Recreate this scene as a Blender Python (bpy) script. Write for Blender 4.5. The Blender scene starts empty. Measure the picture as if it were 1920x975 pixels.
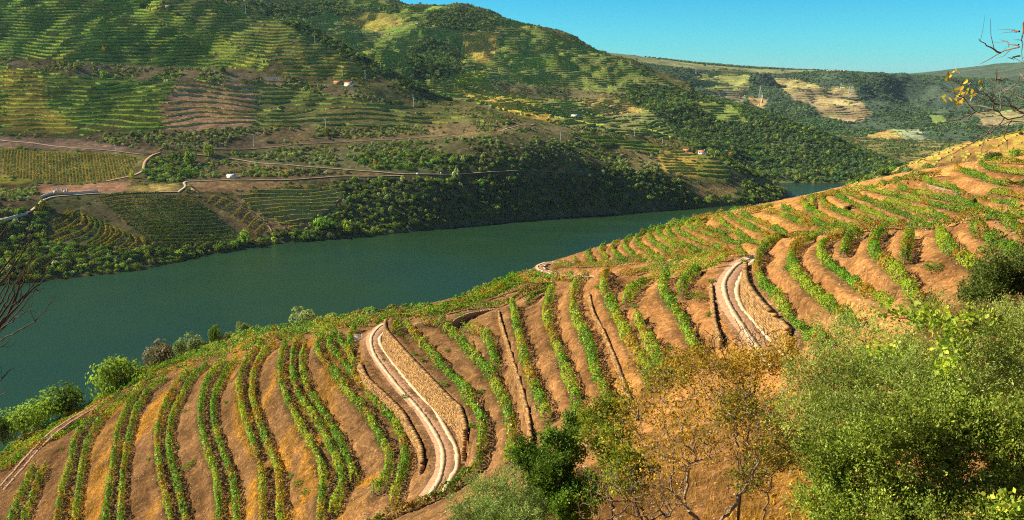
import bpy, math, random
import numpy as np
from mathutils import Vector, kdtree

RNG = np.random.default_rng(7)
random.seed(7)
SC = bpy.context.scene
COL = SC.collection
R = math.radians

# ------------------------------------------------------------------ camera
EYE = np.array([0.0, 0.0, 200.0])
FPX, CU, CV = 1540.0, 960.0, 487.5
PITCH = R(12.66)
cam_d = bpy.data.cameras.new('camera')
cam_d.sensor_width = 36.0
cam_d.lens = 36.0 * FPX / 1920.0
cam_d.clip_start = 0.3
cam_d.clip_end = 30000
cam = bpy.data.objects.new('camera', cam_d)
COL.objects.link(cam)
cam.location = EYE
cam.rotation_euler = (R(90) - PITCH, 0, 0)
SC.camera = cam

# ------------------------------------------------------------------ light
SUN_EL, SUN_AZ = R(32), R(-79)          # azimuth from +Y (view direction), negative = to the left
sd = np.array([math.sin(SUN_AZ) * math.cos(SUN_EL), math.cos(SUN_AZ) * math.cos(SUN_EL), math.sin(SUN_EL)])
W = bpy.data.worlds.new('World'); SC.world = W; W.use_nodes = True
nt = W.node_tree; nt.nodes.clear()
sky = nt.nodes.new('ShaderNodeTexSky'); sky.sky_type = 'NISHITA'; sky.sun_disc = False
sky.sun_elevation = SUN_EL; sky.sun_rotation = SUN_AZ
sky.altitude = 200; sky.air_density = 1.0; sky.dust_density = 0.3; sky.ozone_density = 1.2
hs = nt.nodes.new('ShaderNodeMixRGB'); hs.blend_type = 'MULTIPLY'; hs.inputs[0].default_value = 1.0
tc = nt.nodes.new('ShaderNodeTexCoord'); sx = nt.nodes.new('ShaderNodeSeparateXYZ'); nt.links.new(tc.outputs['Generated'], sx.inputs[0])
rp = nt.nodes.new('ShaderNodeValToRGB'); nt.links.new(sx.outputs[2], rp.inputs[0])   # deepens the blue with height
rp.color_ramp.elements[0].position = 0.0; rp.color_ramp.elements[0].color = (.27, 1.02, 1.40, 1)
rp.color_ramp.elements[1].position = 0.16; rp.color_ramp.elements[1].color = (.0, .66, 1.05, 1)
e_ = rp.color_ramp.elements.new(.7); e_.color = (.0, .36, .66, 1)
nt.links.new(rp.outputs[0], hs.inputs[2])
bg = nt.nodes.new('ShaderNodeBackground'); bg.inputs[1].default_value = 0.052
wo = nt.nodes.new('ShaderNodeOutputWorld')
nt.links.new(sky.outputs[0], hs.inputs[1]); nt.links.new(hs.outputs[0], bg.inputs[0]); nt.links.new(bg.outputs[0], wo.inputs[0])
sl = bpy.data.lights.new('sun', 'SUN'); sl.energy = 5.0; sl.angle = R(0.53); sl.color = (1.0, 0.87, 0.62)
so = bpy.data.objects.new('sun', sl); COL.objects.link(so)
so.rotation_euler = Vector(sd).to_track_quat('Z', 'Y').to_euler()
SC.view_settings.view_transform = 'Standard'; SC.view_settings.look = 'None'
SC.view_settings.exposure = 1.25; SC.view_settings.gamma = 1.0
SC.cycles.max_bounces = 5; SC.cycles.diffuse_bounces = 2; SC.cycles.glossy_bounces = 2
SC.cycles.transmission_bounces = 2; SC.cycles.volume_bounces = 0; SC.cycles.transparent_max_bounces = 6
SC.cycles.use_adaptive_sampling = False
SC.cycles.use_denoising = False
SC.cycles.filter_width = 1.1

# ------------------------------------------------------------------ view geometry helpers
CP, SP = math.cos(PITCH), math.sin(PITCH)
def rays(uv):
    uv = np.asarray(uv, float).reshape(-1, 2)
    a = (uv[:, 0] - CU) / FPX; b = (CV - uv[:, 1]) / FPX
    return np.stack([a, CP + b * SP, -SP + b * CP], 1)
def at_z(uv, z):
    d = rays(uv); t = (np.asarray(z, float) - EYE[2]) / d[:, 2]
    return EYE + d * t[:, None]
def at_y(uv, y):
    d = rays(uv); return EYE + d * (np.asarray(y, float) / d[:, 1])[:, None]
def proj(P):
    Q = np.asarray(P, float) - EYE
    f = Q[:, 1] * CP - Q[:, 2] * SP; up = Q[:, 1] * SP + Q[:, 2] * CP
    f = np.where(f < .5, np.nan, f)
    return CU + FPX * Q[:, 0] / f, CV - FPX * up / f
def pip(u, v, poly):
    poly = np.asarray(poly, float); ins = np.zeros(len(u), bool); n = len(poly)
    with np.errstate(all='ignore'):
        for i in range(n):
            x0, y0 = poly[i]; x1, y1 = poly[(i + 1) % n]
            if y0 == y1: continue
            ins ^= ((y0 > v) != (y1 > v)) & (u < (x1 - x0) * (v - y0) / (y1 - y0) + x0)
    return ins
def vnoise(x, y, seed=0):
    xi = np.floor(x).astype(np.int64); yi = np.floor(y).astype(np.int64); fx = x - xi; fy = y - yi
    fx = fx * fx * (3 - 2 * fx); fy = fy * fy * (3 - 2 * fy)
    def h(a, b):
        n = (a * 374761393 + b * 668265263 + seed * 1442695041) & 0xFFFFFFFF
        n = ((n ^ (n >> 13)) * 1274126177) & 0xFFFFFFFF
        return ((n ^ (n >> 16)) & 0xFFFF) / 65535.0
    return (h(xi, yi) * (1 - fx) + h(xi + 1, yi) * fx) * (1 - fy) + (h(xi, yi + 1) * (1 - fx) + h(xi + 1, yi + 1) * fx) * fy
def fbm(x, y, oct=4, seed=0):
    s = 0; a = .5
    for o in range(oct):
        s = s + a * vnoise(x, y, seed + o); x = x * 2.03 + 11; y = y * 2.03 + 7; a *= .5
    return s
def smooth(a, b, x):
    t = np.clip((x - a) / (b - a), 0, 1); return t * t * (3 - 2 * t)
def rbf_fit(P, z, lam):
    P = P / 100.0; n = len(P)
    r2 = ((P[:, None] - P[None]) ** 2).sum(2)
    K = .5 * r2 * np.log(r2 + 1e-12); K[np.arange(n), np.arange(n)] = lam
    A = np.zeros((n + 3, n + 3)); A[:n, :n] = K; A[:n, n] = 1; A[:n, n + 1:] = P; A[n, :n] = 1; A[n + 1:, :n] = P.T
    w = np.linalg.lstsq(A, np.concatenate([z, [0, 0, 0]]), rcond=None)[0]
    return P, w
def rbf_eval(fit, Q):
    P, w = fit; Q = Q / 100.0; n = len(P); out = np.empty(len(Q))
    for i in range(0, len(Q), 8000):
        q = Q[i:i + 8000]; r2 = ((q[:, None] - P[None]) ** 2).sum(2)
        out[i:i + 8000] = (.5 * r2 * np.log(r2 + 1e-12)) @ w[:n] + w[n] + q @ w[n + 1:]
    return out
class Grid:
    def __init__(s, x0, y0, st, Z): s.x0, s.y0, s.st, s.Z = x0, y0, st, Z
    def __call__(s, x, y):
        x = np.asarray(x, float); y = np.asarray(y, float)
        fx = np.clip((x - s.x0) / s.st, 0, s.Z.shape[1] - 1.001); fy = np.clip((y - s.y0) / s.st, 0, s.Z.shape[0] - 1.001)
        i = fx.astype(int); j = fy.astype(int); fx = fx - i; fy = fy - j; Z = s.Z
        return (Z[j, i] * (1 - fx) + Z[j, i + 1] * fx) * (1 - fy) + (Z[j + 1, i] * (1 - fx) + Z[j + 1, i + 1] * fx) * fy
def resample(P, step):
    P = np.asarray(P, float)
    # smooth the traced polyline with a Catmull-Rom spline, then space it evenly
    if len(P) > 2:
        Q = [P[0] * 2 - P[1]] + list(P) + [P[-1] * 2 - P[-2]]; out = []
        for i in range(1, len(Q) - 2):
            p0, p1, p2, p3 = Q[i - 1:i + 3]
            for t in np.linspace(0, 1, 8, endpoint=False):
                out.append(.5 * ((2 * p1) + (-p0 + p2) * t + (2 * p0 - 5 * p1 + 4 * p2 - p3) * t * t + (-p0 + 3 * p1 - 3 * p2 + p3) * t ** 3))
        out.append(P[-1]); P = np.array(out)
    L = np.concatenate([[0], np.cumsum(np.linalg.norm(np.diff(P, axis=0), axis=1))])
    n = max(2, int(L[-1] / step) + 1); s = np.linspace(0, L[-1], n)
    return np.stack([np.interp(s, L, P[:, k]) for k in range(P.shape[1])], 1)

# ------------------------------------------------------------------ mesh helpers
def mesh_np(name, V, F, mats, cols=None, smooth_=False, midx=None):
    """V (n,3); F (m,k) int array, all the same k."""
    V = np.asarray(V, np.float32); F = np.asarray(F, np.int32); m, k = F.shape
    me = bpy.data.meshes.new(name)
    me.vertices.add(len(V)); me.vertices.foreach_set('co', V.ravel())
    me.loops.add(m * k); me.loops.foreach_set('vertex_index', F.ravel())
    me.polygons.add(m); me.polygons.foreach_set('loop_start', np.arange(0, m * k, k, dtype=np.int32))
    try: me.polygons.foreach_set('loop_total', np.full(m, k, np.int32))
    except Exception: pass
    if smooth_: me.polygons.foreach_set('use_smooth', np.ones(m, bool))
    if midx is not None: me.polygons.foreach_set('material_index', np.asarray(midx, np.int32))
    me.update(calc_edges=True)
    for mt in (mats if isinstance(mats, (list, tuple)) else [mats]): me.materials.append(mt)
    if cols is not None:
        dom = 'POINT' if len(cols) == len(V) else 'FACE'
        if dom == 'FACE': cols = np.repeat(cols, k, axis=0); dom = 'CORNER'
        ca = me.color_attributes.new('Col', 'FLOAT_COLOR', dom)
        c4 = np.ones((len(cols), 4), np.float32); c4[:, :3] = cols
        ca.data.foreach_set('color', c4.ravel())
    return me
def obj(name, me, parent=None, **kw):
    o = bpy.data.objects.new(name, me); COL.objects.link(o)
    if parent is not None: o.parent = parent
    for k, v in kw.items(): o[k] = v
    return o
def thing(name, label, cat, group=None, loc=(0, 0, 0), me=None):
    o = bpy.data.objects.new(name, me); COL.objects.link(o); o.location = loc
    o['label'] = label; o['category'] = cat
    if group: o['group'] = group
    return o
class MB:
    def __init__(s): s.V = []; s.F = []; s.n = 0
    def add(s, V, F):
        V = np.asarray(V, float); F = np.asarray(F, int); s.V.append(V); s.F.append(F + s.n); s.n += len(V)
    def box(s, c, size, rz=0, taper=1.0):
        x, y, z = np.array(size) / 2.0
        V = np.array([[-x, -y, -z], [x, -y, -z], [x, y, -z], [-x, y, -z], [-x * taper, -y * taper, z], [x * taper, -y * taper, z], [x * taper, y * taper, z], [-x * taper, y * taper, z]])
        cz, sz = math.cos(rz), math.sin(rz); V = np.stack([V[:, 0] * cz - V[:, 1] * sz, V[:, 0] * sz + V[:, 1] * cz, V[:, 2]], 1) + np.array(c)
        s.add(V, [[0, 3, 2, 1], [4, 5, 6, 7], [0, 1, 5, 4], [1, 2, 6, 5], [2, 3, 7, 6], [3, 0, 4, 7]])
    def tube(s, P, r, n=5):
        P = np.asarray(P, float); r = np.broadcast_to(r, (len(P),)); T = np.gradient(P, axis=0); T /= np.linalg.norm(T, axis=1)[:, None] + 1e-9
        up = np.tile([0.31, 0.17, 0.93], (len(P), 1)); A = np.cross(T, up); A /= np.linalg.norm(A, axis=1)[:, None] + 1e-9; B = np.cross(T, A)
        th = np.arange(n) * 2 * math.pi / n
        V = (P[:, None] + r[:, None, None] * (A[:, None] * np.cos(th)[None, :, None] + B[:, None] * np.sin(th)[None, :, None])).reshape(-1, 3)
        i = np.arange(len(P) - 1)[:, None] * n; k = np.arange(n)[None]; k2 = (k + 1) % n
        s.add(V, np.stack([i + k, i + k2, i + n + k2, i + n + k], 2).reshape(-1, 4))
    def mesh(s, name, mat, smooth_=False): return mesh_np(name, np.concatenate(s.V), np.concatenate(s.F), mat, smooth_=smooth_)
def leaf_quads(C, N, size, aspect=1.0):
    """quads (or leaf-shaped rhombs) centred on C with normals N"""
    m = len(C); N = N / (np.linalg.norm(N, axis=1)[:, None] + 1e-9); q = RNG.normal(size=(m, 3)); A = np.cross(N, q); A /= np.linalg.norm(A, axis=1)[:, None] + 1e-9; B = np.cross(N, A)
    sz = np.broadcast_to(size, (m,))[:, None] * .5
    V = np.stack([C - A * sz, C - B * sz * aspect, C + A * sz, C + B * sz * aspect], 1).reshape(-1, 3)
    return V, np.arange(4 * m).reshape(m, 4)

# ------------------------------------------------------------------ materials
def srgb(r, g, b):
    return tuple(((c / 255.0) / 12.92 if c / 255.0 <= .04045 else ((c / 255.0 + .055) / 1.055) ** 2.4) for c in (r, g, b))
def new_mat(name):
    m = bpy.data.materials.new(name); m.use_nodes = True; m.node_tree.nodes.clear()
    return m, m.node_tree, m.node_tree.nodes, m.node_tree.links
def out(N, L, sock):
    o = N.new('ShaderNodeOutputMaterial'); L.new(sock, o.inputs[0])
def mix(N, L, fac, a, b, mode='MIX'):
    n = N.new('ShaderNodeMixRGB'); n.blend_type = mode
    for i, v in enumerate((fac, a, b)):
        if isinstance(v, (int, float)): n.inputs[i].default_value = v
        elif isinstance(v, tuple): n.inputs[i].default_value = (*v, 1) if len(v) == 3 else v
        else: L.new(v, n.inputs[i])
    return n.outputs[0]
def noise(N, L, scale, detail=4, rough=.6, vec=None):
    n = N.new('ShaderNodeTexNoise'); n.inputs['Scale'].default_value = scale; n.inputs['Detail'].default_value = detail; n.inputs['Roughness'].default_value = rough
    if vec is not None: L.new(vec, n.inputs['Vector'])
    return n.outputs['Fac']
def ramp(N, L, f, stops):
    n = N.new('ShaderNodeValToRGB'); L.new(f, n.inputs[0]); e = n.color_ramp.elements
    while len(e) < len(stops): e.new(.5)
    for k, (p, c) in enumerate(stops): e[k].position = p; e[k].color = (*c, 1) if not isinstance(c, (int, float)) else (c, c, c, 1)
    return n.outputs[0]
def bump(N, L, h, strength, dist):
    n = N.new('ShaderNodeBump'); n.inputs['Strength'].default_value = strength; n.inputs['Distance'].default_value = dist; L.new(h, n.inputs['Height']); return n.outputs[0]
def pos(N):
    return N.new('ShaderNodeNewGeometry').outputs['Position']
def mat_ground(name, s1, s2, s3, bdist, lo=.62, hi=1.35):
    m, t, N, L = new_mat(name); P = pos(N)
    a = N.new('ShaderNodeVertexColor'); a.layer_name = 'Col'
    n1 = ramp(N, L, noise(N, L, s1, 5, .6, P), [(.3, lo), (.7, hi)])
    n2 = ramp(N, L, noise(N, L, s2, 6, .7, P), [(.3, lo + .1), (.7, hi - .1)])
    f3 = noise(N, L, s3, 3, .7, P); n3 = ramp(N, L, f3, [(.35, .7), (.65, 1.25)])
    c = mix(N, L, 1.0, a.outputs[0], n1, 'MULTIPLY'); c = mix(N, L, 1.0, c, n2, 'MULTIPLY'); c = mix(N, L, .8, c, n3, 'MULTIPLY')
    b = N.new('ShaderNodeBsdfDiffuse'); L.new(c, b.inputs[0]); b.inputs[1].default_value = 1
    vo = N.new('ShaderNodeTexVoronoi'); vo.inputs['Scale'].default_value = s3 * .55; L.new(P, vo.inputs['Vector']); vc = N.new('ShaderNodeSeparateXYZ'); L.new(vo.outputs['Color'], vc.inputs[0])
    c = mix(N, L, .7, c, ramp(N, L, vc.outputs[0], [(.0, .55), (.25, .85), (.8, 1.1), (1.0, 1.7)]), 'MULTIPLY'); L.new(c, b.inputs[0])
    hh = mix(N, L, .5, f3, noise(N, L, s2, 6, .7, P))
    L.new(bump(N, L, hh, .9, bdist), b.inputs['Normal']); out(N, L, b.outputs[0]); return m
def mat_leaf(name, trans=.35, rnd=0.0, gain=1.0, spec=.0):
    m, t, N, L = new_mat(name); a = N.new('ShaderNodeVertexColor'); a.layer_name = 'Col'; c = a.outputs[0]
    if rnd:
        oi = N.new('ShaderNodeObjectInfo'); h = N.new('ShaderNodeHueSaturation')
        r1 = N.new('ShaderNodeMapRange'); L.new(oi.outputs['Random'], r1.inputs[0]); r1.inputs[3].default_value = .5 - .05 * rnd; r1.inputs[4].default_value = .5 + .03 * rnd
        mm = N.new('ShaderNodeMath'); mm.operation = 'MULTIPLY'; L.new(oi.outputs['Random'], mm.inputs[0]); mm.inputs[1].default_value = 7.31
        fr = N.new('ShaderNodeMath'); fr.operation = 'FRACT'; L.new(mm.outputs[0], fr.inputs[0])
        r2 = N.new('ShaderNodeMapRange'); L.new(fr.outputs[0], r2.inputs[0]); r2.inputs[3].default_value = 1 - .45 * rnd; r2.inputs[4].default_value = 1 + .55 * rnd
        L.new(r1.outputs[0], h.inputs['Hue']); L.new(r2.outputs[0], h.inputs['Value']); L.new(c, h.inputs['Color']); c = h.outputs[0]
    if gain != 1: c = mix(N, L, 1.0, c, (gain, gain, gain), 'MULTIPLY')
    d = N.new('ShaderNodeBsdfDiffuse'); L.new(c, d.inputs[0]); tr = N.new('ShaderNodeBsdfTranslucent')
    c2 = mix(N, L, 1.0, c, (1.15, 1.25, .45), 'MULTIPLY'); L.new(c2, tr.inputs[0])
    x = N.new('ShaderNodeMixShader'); x.inputs[0].default_value = trans; L.new(d.outputs[0], x.inputs[1]); L.new(tr.outputs[0], x.inputs[2])
    if spec:
        g = N.new('ShaderNodeBsdfGlossy'); g.inputs['Roughness'].default_value = .45; g.inputs[0].default_value = (.9, .9, .8, 1)
        y = N.new('ShaderNodeMixShader'); y.inputs[0].default_value = spec; L.new(x.outputs[0], y.inputs[1]); L.new(g.outputs[0], y.inputs[2]); x = y
    out(N, L, x.outputs[0]); return m
def mat_plain(name, col, scale=3.0, amt=.3, rough=.85, bd=.02, metal=0, col2=None):
    m, t, N, L = new_mat(name); P = pos(N); f = noise(N, L, scale, 5, .65, P)
    c2 = col2 or tuple(x * (1 - amt) for x in col); c1 = tuple(min(1, x * (1 + amt * .6)) for x in col)
    c = ramp(N, L, f, [(.3, c2), (.7, c1)])
    b = N.new('ShaderNodeBsdfPrincipled'); L.new(c, b.inputs['Base Color']); b.inputs['Roughness'].default_value = rough; b.inputs['Metallic'].default_value = metal
    b.inputs['Specular IOR Level'].default_value = .25
    L.new(bump(N, L, f, .6, bd), b.inputs['Normal']); out(N, L, b.outputs[0]); return m
def mat_stone(name, cols, scale=2.5):
    m, t, N, L = new_mat(name); P = pos(N); g = N.new('ShaderNodeNewGeometry')
    c = ramp(N, L, g.outputs['Random Per Island'], [(k / (len(cols) - 1), q) for k, q in enumerate(cols)])
    f = noise(N, L, scale, 6, .7, P); c = mix(N, L, .8, c, ramp(N, L, f, [(.3, .6), (.7, 1.3)]), 'MULTIPLY')
    b = N.new('ShaderNodeBsdfDiffuse'); L.new(c, b.inputs[0]); L.new(bump(N, L, noise(N, L, scale * 6, 4, .7, P), .8, .04), b.inputs['Normal']); out(N, L, b.outputs[0]); return m

M = {}
M['soil'] = mat_ground('dry_earth', .16, 1.1, 6.0, .30, .5, 1.5)
M['land'] = mat_ground('hillside_earth', .012, .07, .33, 2.0)
M['vine'] = mat_leaf('vine_leaf', .4, spec=.015)
M['farvine'] = mat_leaf('far_vine_leaf', .3, spec=0)
M['tree'] = mat_leaf('tree_leaf', .28, rnd=1.0)
M['near_leaf'] = mat_leaf('near_leaf', .38, spec=.008)
M['grass'] = mat_leaf('dry_grass', .3, spec=0)
M['bark'] = mat_plain('bark', (.10, .07, .05), 9, .5, .9, .02)
M['greybark'] = mat_plain('grey_bark', (.17, .12, .09), 14, .5, .9, .01)
M['twig'] = mat_plain('pale_twig', (.26, .19, .14), 14, .4, .9, .01)
M['stake'] = mat_plain('stake_wood', (.24, .19, .14), 6, .4, .9)
M['stone'] = mat_stone('orange_schist', [(.15, .09, .05), (.40, .22, .08), (.26, .16, .08), (.48, .28, .11), (.12, .08, .05), (.36, .21, .08)])
M['greystone'] = mat_stone('grey_schist', [(.22, .17, .12), (.34, .27, .19), (.27, .20, .14), (.42, .34, .25)])
M['concrete'] = mat_plain('wheel_track_concrete', (.46, .36, .24), 1.3, .3, .9, .02)
M['gravel'] = mat_plain('road_earth', (.33, .19, .11), 2.2, .45, .95, .05)
M['farroad'] = mat_plain('far_road_surface', (.36, .27, .20), .15, .3, .95)
M['asphalt'] = mat_plain('road_asphalt', (.30, .28, .26), .2, .25, .9)
M['white'] = mat_plain('white_paint', (.75, .73, .68), .8, .12, .6)
M['tile'] = mat_plain('roof_tile', (.48, .18, .07), 1.5, .35, .8)
M['metal'] = mat_plain('pale_metal', (.62, .63, .62), 2, .1, .5)
M['dark'] = mat_plain('dark_glass', (.02, .025, .03), 2, .2, .2)
M['gate'] = mat_plain('gate_stone', (.30, .22, .15), .8, .35, .9)

def mat_water():
    m, t, N, L = new_mat('river_water'); P = pos(N)
    mp = N.new('ShaderNodeMapping'); L.new(P, mp.inputs[0]); mp.inputs['Scale'].default_value = (.55, 1.5, 1); mp.inputs['Rotation'].default_value = (0, 0, R(35))
    f1 = noise(N, L, .9, 3, .6, mp.outputs[0]); f2 = noise(N, L, .06, 3, .5, P); f = mix(N, L, .25, f1, f2)
    b = N.new('ShaderNodeBsdfPrincipled'); b.inputs['Base Color'].default_value = (.012, .05, .032, 1)
    L.new(ramp(N, L, noise(N, L, .006, 3, .5, P), [(.35, (.015, .044, .012)), (.65, (.011, .038, .020))]), b.inputs['Base Color'])
    b.inputs['Roughness'].default_value = .16; b.inputs['IOR'].default_value = 1.33; b.inputs['Specular IOR Level'].default_value = .3
    L.new(bump(N, L, f, .8, .4), b.inputs['Normal'])
    L.new(ramp(N, L, noise(N, L, .011, 4, .6, mp.outputs[0]), [(.38, .08), (.62, .30)]), b.inputs['Roughness']); out(N, L, b.outputs[0]); return m
M['water'] = mat_water()
# ------------------------------------------------------------------ traced vine rows of the near slope
# (label, height above the river of the terrace, photo points turned into places on that terrace)
def PT(s): return [tuple(float(q) for q in w.split(',')) for w in s.split()]
NR = [
# first spur: pairs of rows, from the lower left corner towards the road
('left vine row of the lowermost pair, in the bottom left corner', 118, '12,990 20,972 37,930 50,905 64,872'),
('right vine row of the lowermost pair, in the bottom left corner', 118.4, '38,990 47,967 60,935 72,900 86,872'),
('left vine row of the second pair from the left, beside the earth track', 122, '100,995 107,972 117,910 130,875 140,825 152,805 165,790 175,778 200,755 225,735'),
('right vine row of the second pair from the left, beside the earth track', 122.4, '133,995 140,972 147,920 152,885 162,835 175,810 185,792 200,777 212,767 230,750 248,737'),
('left vine row of the third pair from the left', 127, '193,995 197,972 205,910 215,848 222,802 232,780 242,757 257,732 270,720 290,707'),
('right vine row of the third pair from the left', 127.4, '224,995 226,972 230,895 236,850 246,800 255,770 267,752 277,732 295,720 312,705'),
('left vine row of the fourth pair, next to the large yellow grass patch', 131, '322,995 317,960 302,897 295,842 297,797 310,760 322,732 337,712 352,695 367,685'),
('right vine row of the fourth pair, with a leafy shoot spilling sideways', 131.4, '351,995 347,972 332,905 317,845 322,785 335,755 345,735 357,712 375,695 390,680'),
('left vine row of the fifth pair from the left', 135, '411,995 410,972 405,895 385,835 375,780 380,740 385,722 395,705 410,685 425,672'),
('right vine row of the fifth pair from the left', 135.4, '443,995 442,950 435,897 415,840 400,785 402,740 410,727 417,710 432,687 445,675'),
('left vine row of the sixth pair, edged with yellow grass', 139, '494,995 492,947 490,885 475,830 457,780 449,740 447,722 455,690 467,667 490,647'),
('right vine row of the sixth pair, edged with yellow grass', 139.4, '528,995 525,960 522,890 505,842 485,790 472,742 472,735 475,700 485,675 500,657 515,645'),
('left vine row of the group of three in the middle of the left slope', 143, '600,990 602,947 605,890 590,845 560,792 537,745 527,715 525,680 535,642'),
('middle vine row of the group of three in the middle of the left slope', 143.4, '622,960 640,915 637,880 615,830 590,785 560,740 552,715 547,680 555,642 570,630'),
('right vine row of the group of three, ending short', 143.8, '665,900 652,860 625,807 600,765 582,740 575,722 566,685 572,645'),
('left vine row of the last pair before the concrete track road', 147, '700,920 722,897 730,860 707,810 680,765 652,737 630,702 600,667 595,647 612,620'),
('right vine row of the last pair before the concrete track road', 147.4, '737,940 750,895 760,860 747,805 720,770 695,745 687,730 665,707 637,672 617,647 630,622'),
('short vine row at the slope top, left of the bend in the track road', 148, '665,685 660,675 650,655 637,640 640,628'),
('shorter vine row beside the steel grate at the bend in the track road', 148.6, '657,660 656,645 657,627 668,612'),
# between the two roads
('vine row directly above the tall orange stone wall', 154.6, '735,617 750,608 765,610 770,617 785,637 807,660 832,690 860,717 882,750 900,780 905,807 902,837'),
('second vine row above the tall orange stone wall', 156, '790,600 815,607 840,620 860,637 880,660 905,687 927,720 945,755 955,787 960,825 955,860'),
('short curved vine row left of the narrow free standing wall', 158, '867,612 895,620 912,632 922,657 929,690'),
('vine row directly right of the narrow wall, bushy at its lower end', 161, '960,567 965,590 967,605 977,645 985,680 997,712 1012,750 1025,780'),
('first long curved vine row right of the bushy one', 163, '1035,545 1026,570 1027,602 1037,635 1047,655 1062,700 1077,737 1082,775 1085,800'),
('second long curved vine row, left of the second narrow wall', 165, '1100,522 1080,532 1074,555 1077,590 1092,622 1107,655 1115,695 1132,730 1142,760'),
('long vine row with orange leaves, right of the second narrow wall', 167.3, '1140,502 1132,522 1135,550 1150,580 1165,612 1182,645 1192,660 1212,695 1225,727'),
('short vine row with yellow leaves between two long rows', 168.7, '1193,590 1207,625 1225,657 1240,685 1250,700'),
('last vine row before the upper bend of the concrete track road', 170.3, '1250,512 1241,537 1255,565 1275,595 1292,630 1307,660'),
('short stub of vines in the corner where three terraces meet', 168.6, '1172,567 1187,542 1210,528'),
('short vine row in front of the thick hedge near the upper road bend', 171.3, '1280,552 1282,527 1310,505'),
# right of the upper road
('first vine row right of the upper road, hugging its stone wall', 176, '1475,442 1450,450 1430,462 1420,492 1430,520 1462,552 1487,585 1520,610 1550,640'),
('second vine row right of the upper road', 177.8, '1540,440 1500,452 1485,472 1487,497 1512,530 1545,560 1580,587 1600,600'),
('third vine row right of the upper road, with rusty red leaves', 179.2, '1580,437 1552,447 1540,457 1542,480 1567,502 1592,520 1617,540 1655,557 1680,575'),
('short dark vine row that curls in between two longer ones', 180, '1617,435 1595,440 1587,452 1582,472'),
('thick vine row in the middle of the right hand terraces', 181.2, '1660,428 1645,437 1637,462 1655,485 1685,512 1712,545 1730,570'),
('short dark upright stub of vines on the bare terrace', 182.2, '1707,432 1702,450 1697,482'),
('broad vine row running down to the grassy bank at the right', 183.2, '1760,425 1772,455 1800,477 1830,497'),
('vine row with yellow leaves above the round dark shrub', 184.5, '1825,420 1852,442 1885,460 1915,478'),
('vine row at the right edge of the photo, above the round dark shrub', 186, '1885,408 1915,430 1940,445'),
# second spur
('lowest, stubby vine row at the tip of the far spur above the hairpin', 158, '1077,480 1080,489'),
('second vine row from the tip of the far spur', 159.2, '1107,467 1100,475 1112,486'),
('third vine row from the tip of the far spur', 160.3, '1135,457 1125,467 1140,482'),
('fourth vine row from the tip of the far spur', 161.4, '1162,450 1147,460 1155,475 1172,485'),
('fifth vine row from the tip of the far spur', 162.5, '1185,442 1170,455 1182,472 1205,485'),
('sixth vine row from the tip of the far spur', 163.6, '1210,435 1192,447 1212,467 1240,485'),
('seventh vine row from the tip of the far spur', 164.6, '1235,427 1215,440 1237,460 1272,480'),
('eighth vine row from the tip of the far spur', 165.6, '1250,425 1232,432 1262,457 1300,475'),
('ninth vine row from the tip of the far spur', 166.6, '1265,422 1250,430 1282,455 1322,470'),
('tenth vine row from the tip of the far spur', 167.6, '1285,415 1267,427 1300,445 1357,467'),
('eleventh vine row from the tip of the far spur', 168.6, '1307,410 1287,420 1337,440 1400,462'),
('short vine row that stops halfway down the far spur', 169.4, '1325,407 1307,417 1362,437'),
('thirteenth vine row from the tip of the far spur', 170.2, '1342,405 1370,427 1400,445 1430,455'),
('fourteenth vine row from the tip of the far spur', 171.4, '1365,400 1400,420 1430,435 1457,447'),
('fifteenth vine row from the tip of the far spur', 172.6, '1390,397 1410,407 1445,422 1475,435'),
('sixteenth vine row from the tip of the far spur', 173.8, '1440,390 1477,405 1527,425'),
('seventeenth vine row from the tip of the far spur', 174.8, '1465,385 1502,400 1545,420 1577,427'),
('vine row that starts below the small forked row on the far spur', 175.8, '1502,372 1515,387 1552,407 1600,425'),
('tiny forked vine row standing upright at the skyline of the far spur', 176.2, '1521,367 1525,385'),
('vine row just left of the small stone hut opening on the far spur', 176.8, '1540,365 1547,380 1580,395 1615,407 1640,416'),
('vine row just right of the small stone hut opening on the far spur', 177.8, '1557,357 1590,375 1627,392 1665,407 1690,416'),
('long vine row from the crest of the far spur to the dark hedge', 178.8, '1582,357 1627,372 1665,387 1715,405 1740,412'),
('shorter vine row tucked between two long rows high on the far spur', 179.3, '1660,372 1702,385 1752,400 1777,407'),
('yellow green vine row high on the far spur, below the long dry wall', 179.9, '1630,352 1690,365 1752,380 1802,390 1865,402'),
('yellow green vine row directly under the long dry wall of the far spur', 180.8, '1685,347 1727,360 1790,372 1840,385 1880,394'),
('vine row directly above the long dry wall of the far spur', 182, '1727,330 1752,340 1802,352 1865,367 1915,382'),
('second vine row above the long dry wall of the far spur', 182.6, '1830,352 1877,357 1925,368'),
('topmost vine row of the far spur, below the orange bank', 183.5, '1790,312 1815,320 1845,330 1877,340 1930,341'),
('short leafy vine row on the orange bank at the right end of the far spur', 184.6, '1835,306 1860,312 1895,318 1930,322'),
('topmost scrap of vines on the bank at the right, against the far slope', 185.6, '1840,296 1875,298 1925,300'),
]
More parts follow.
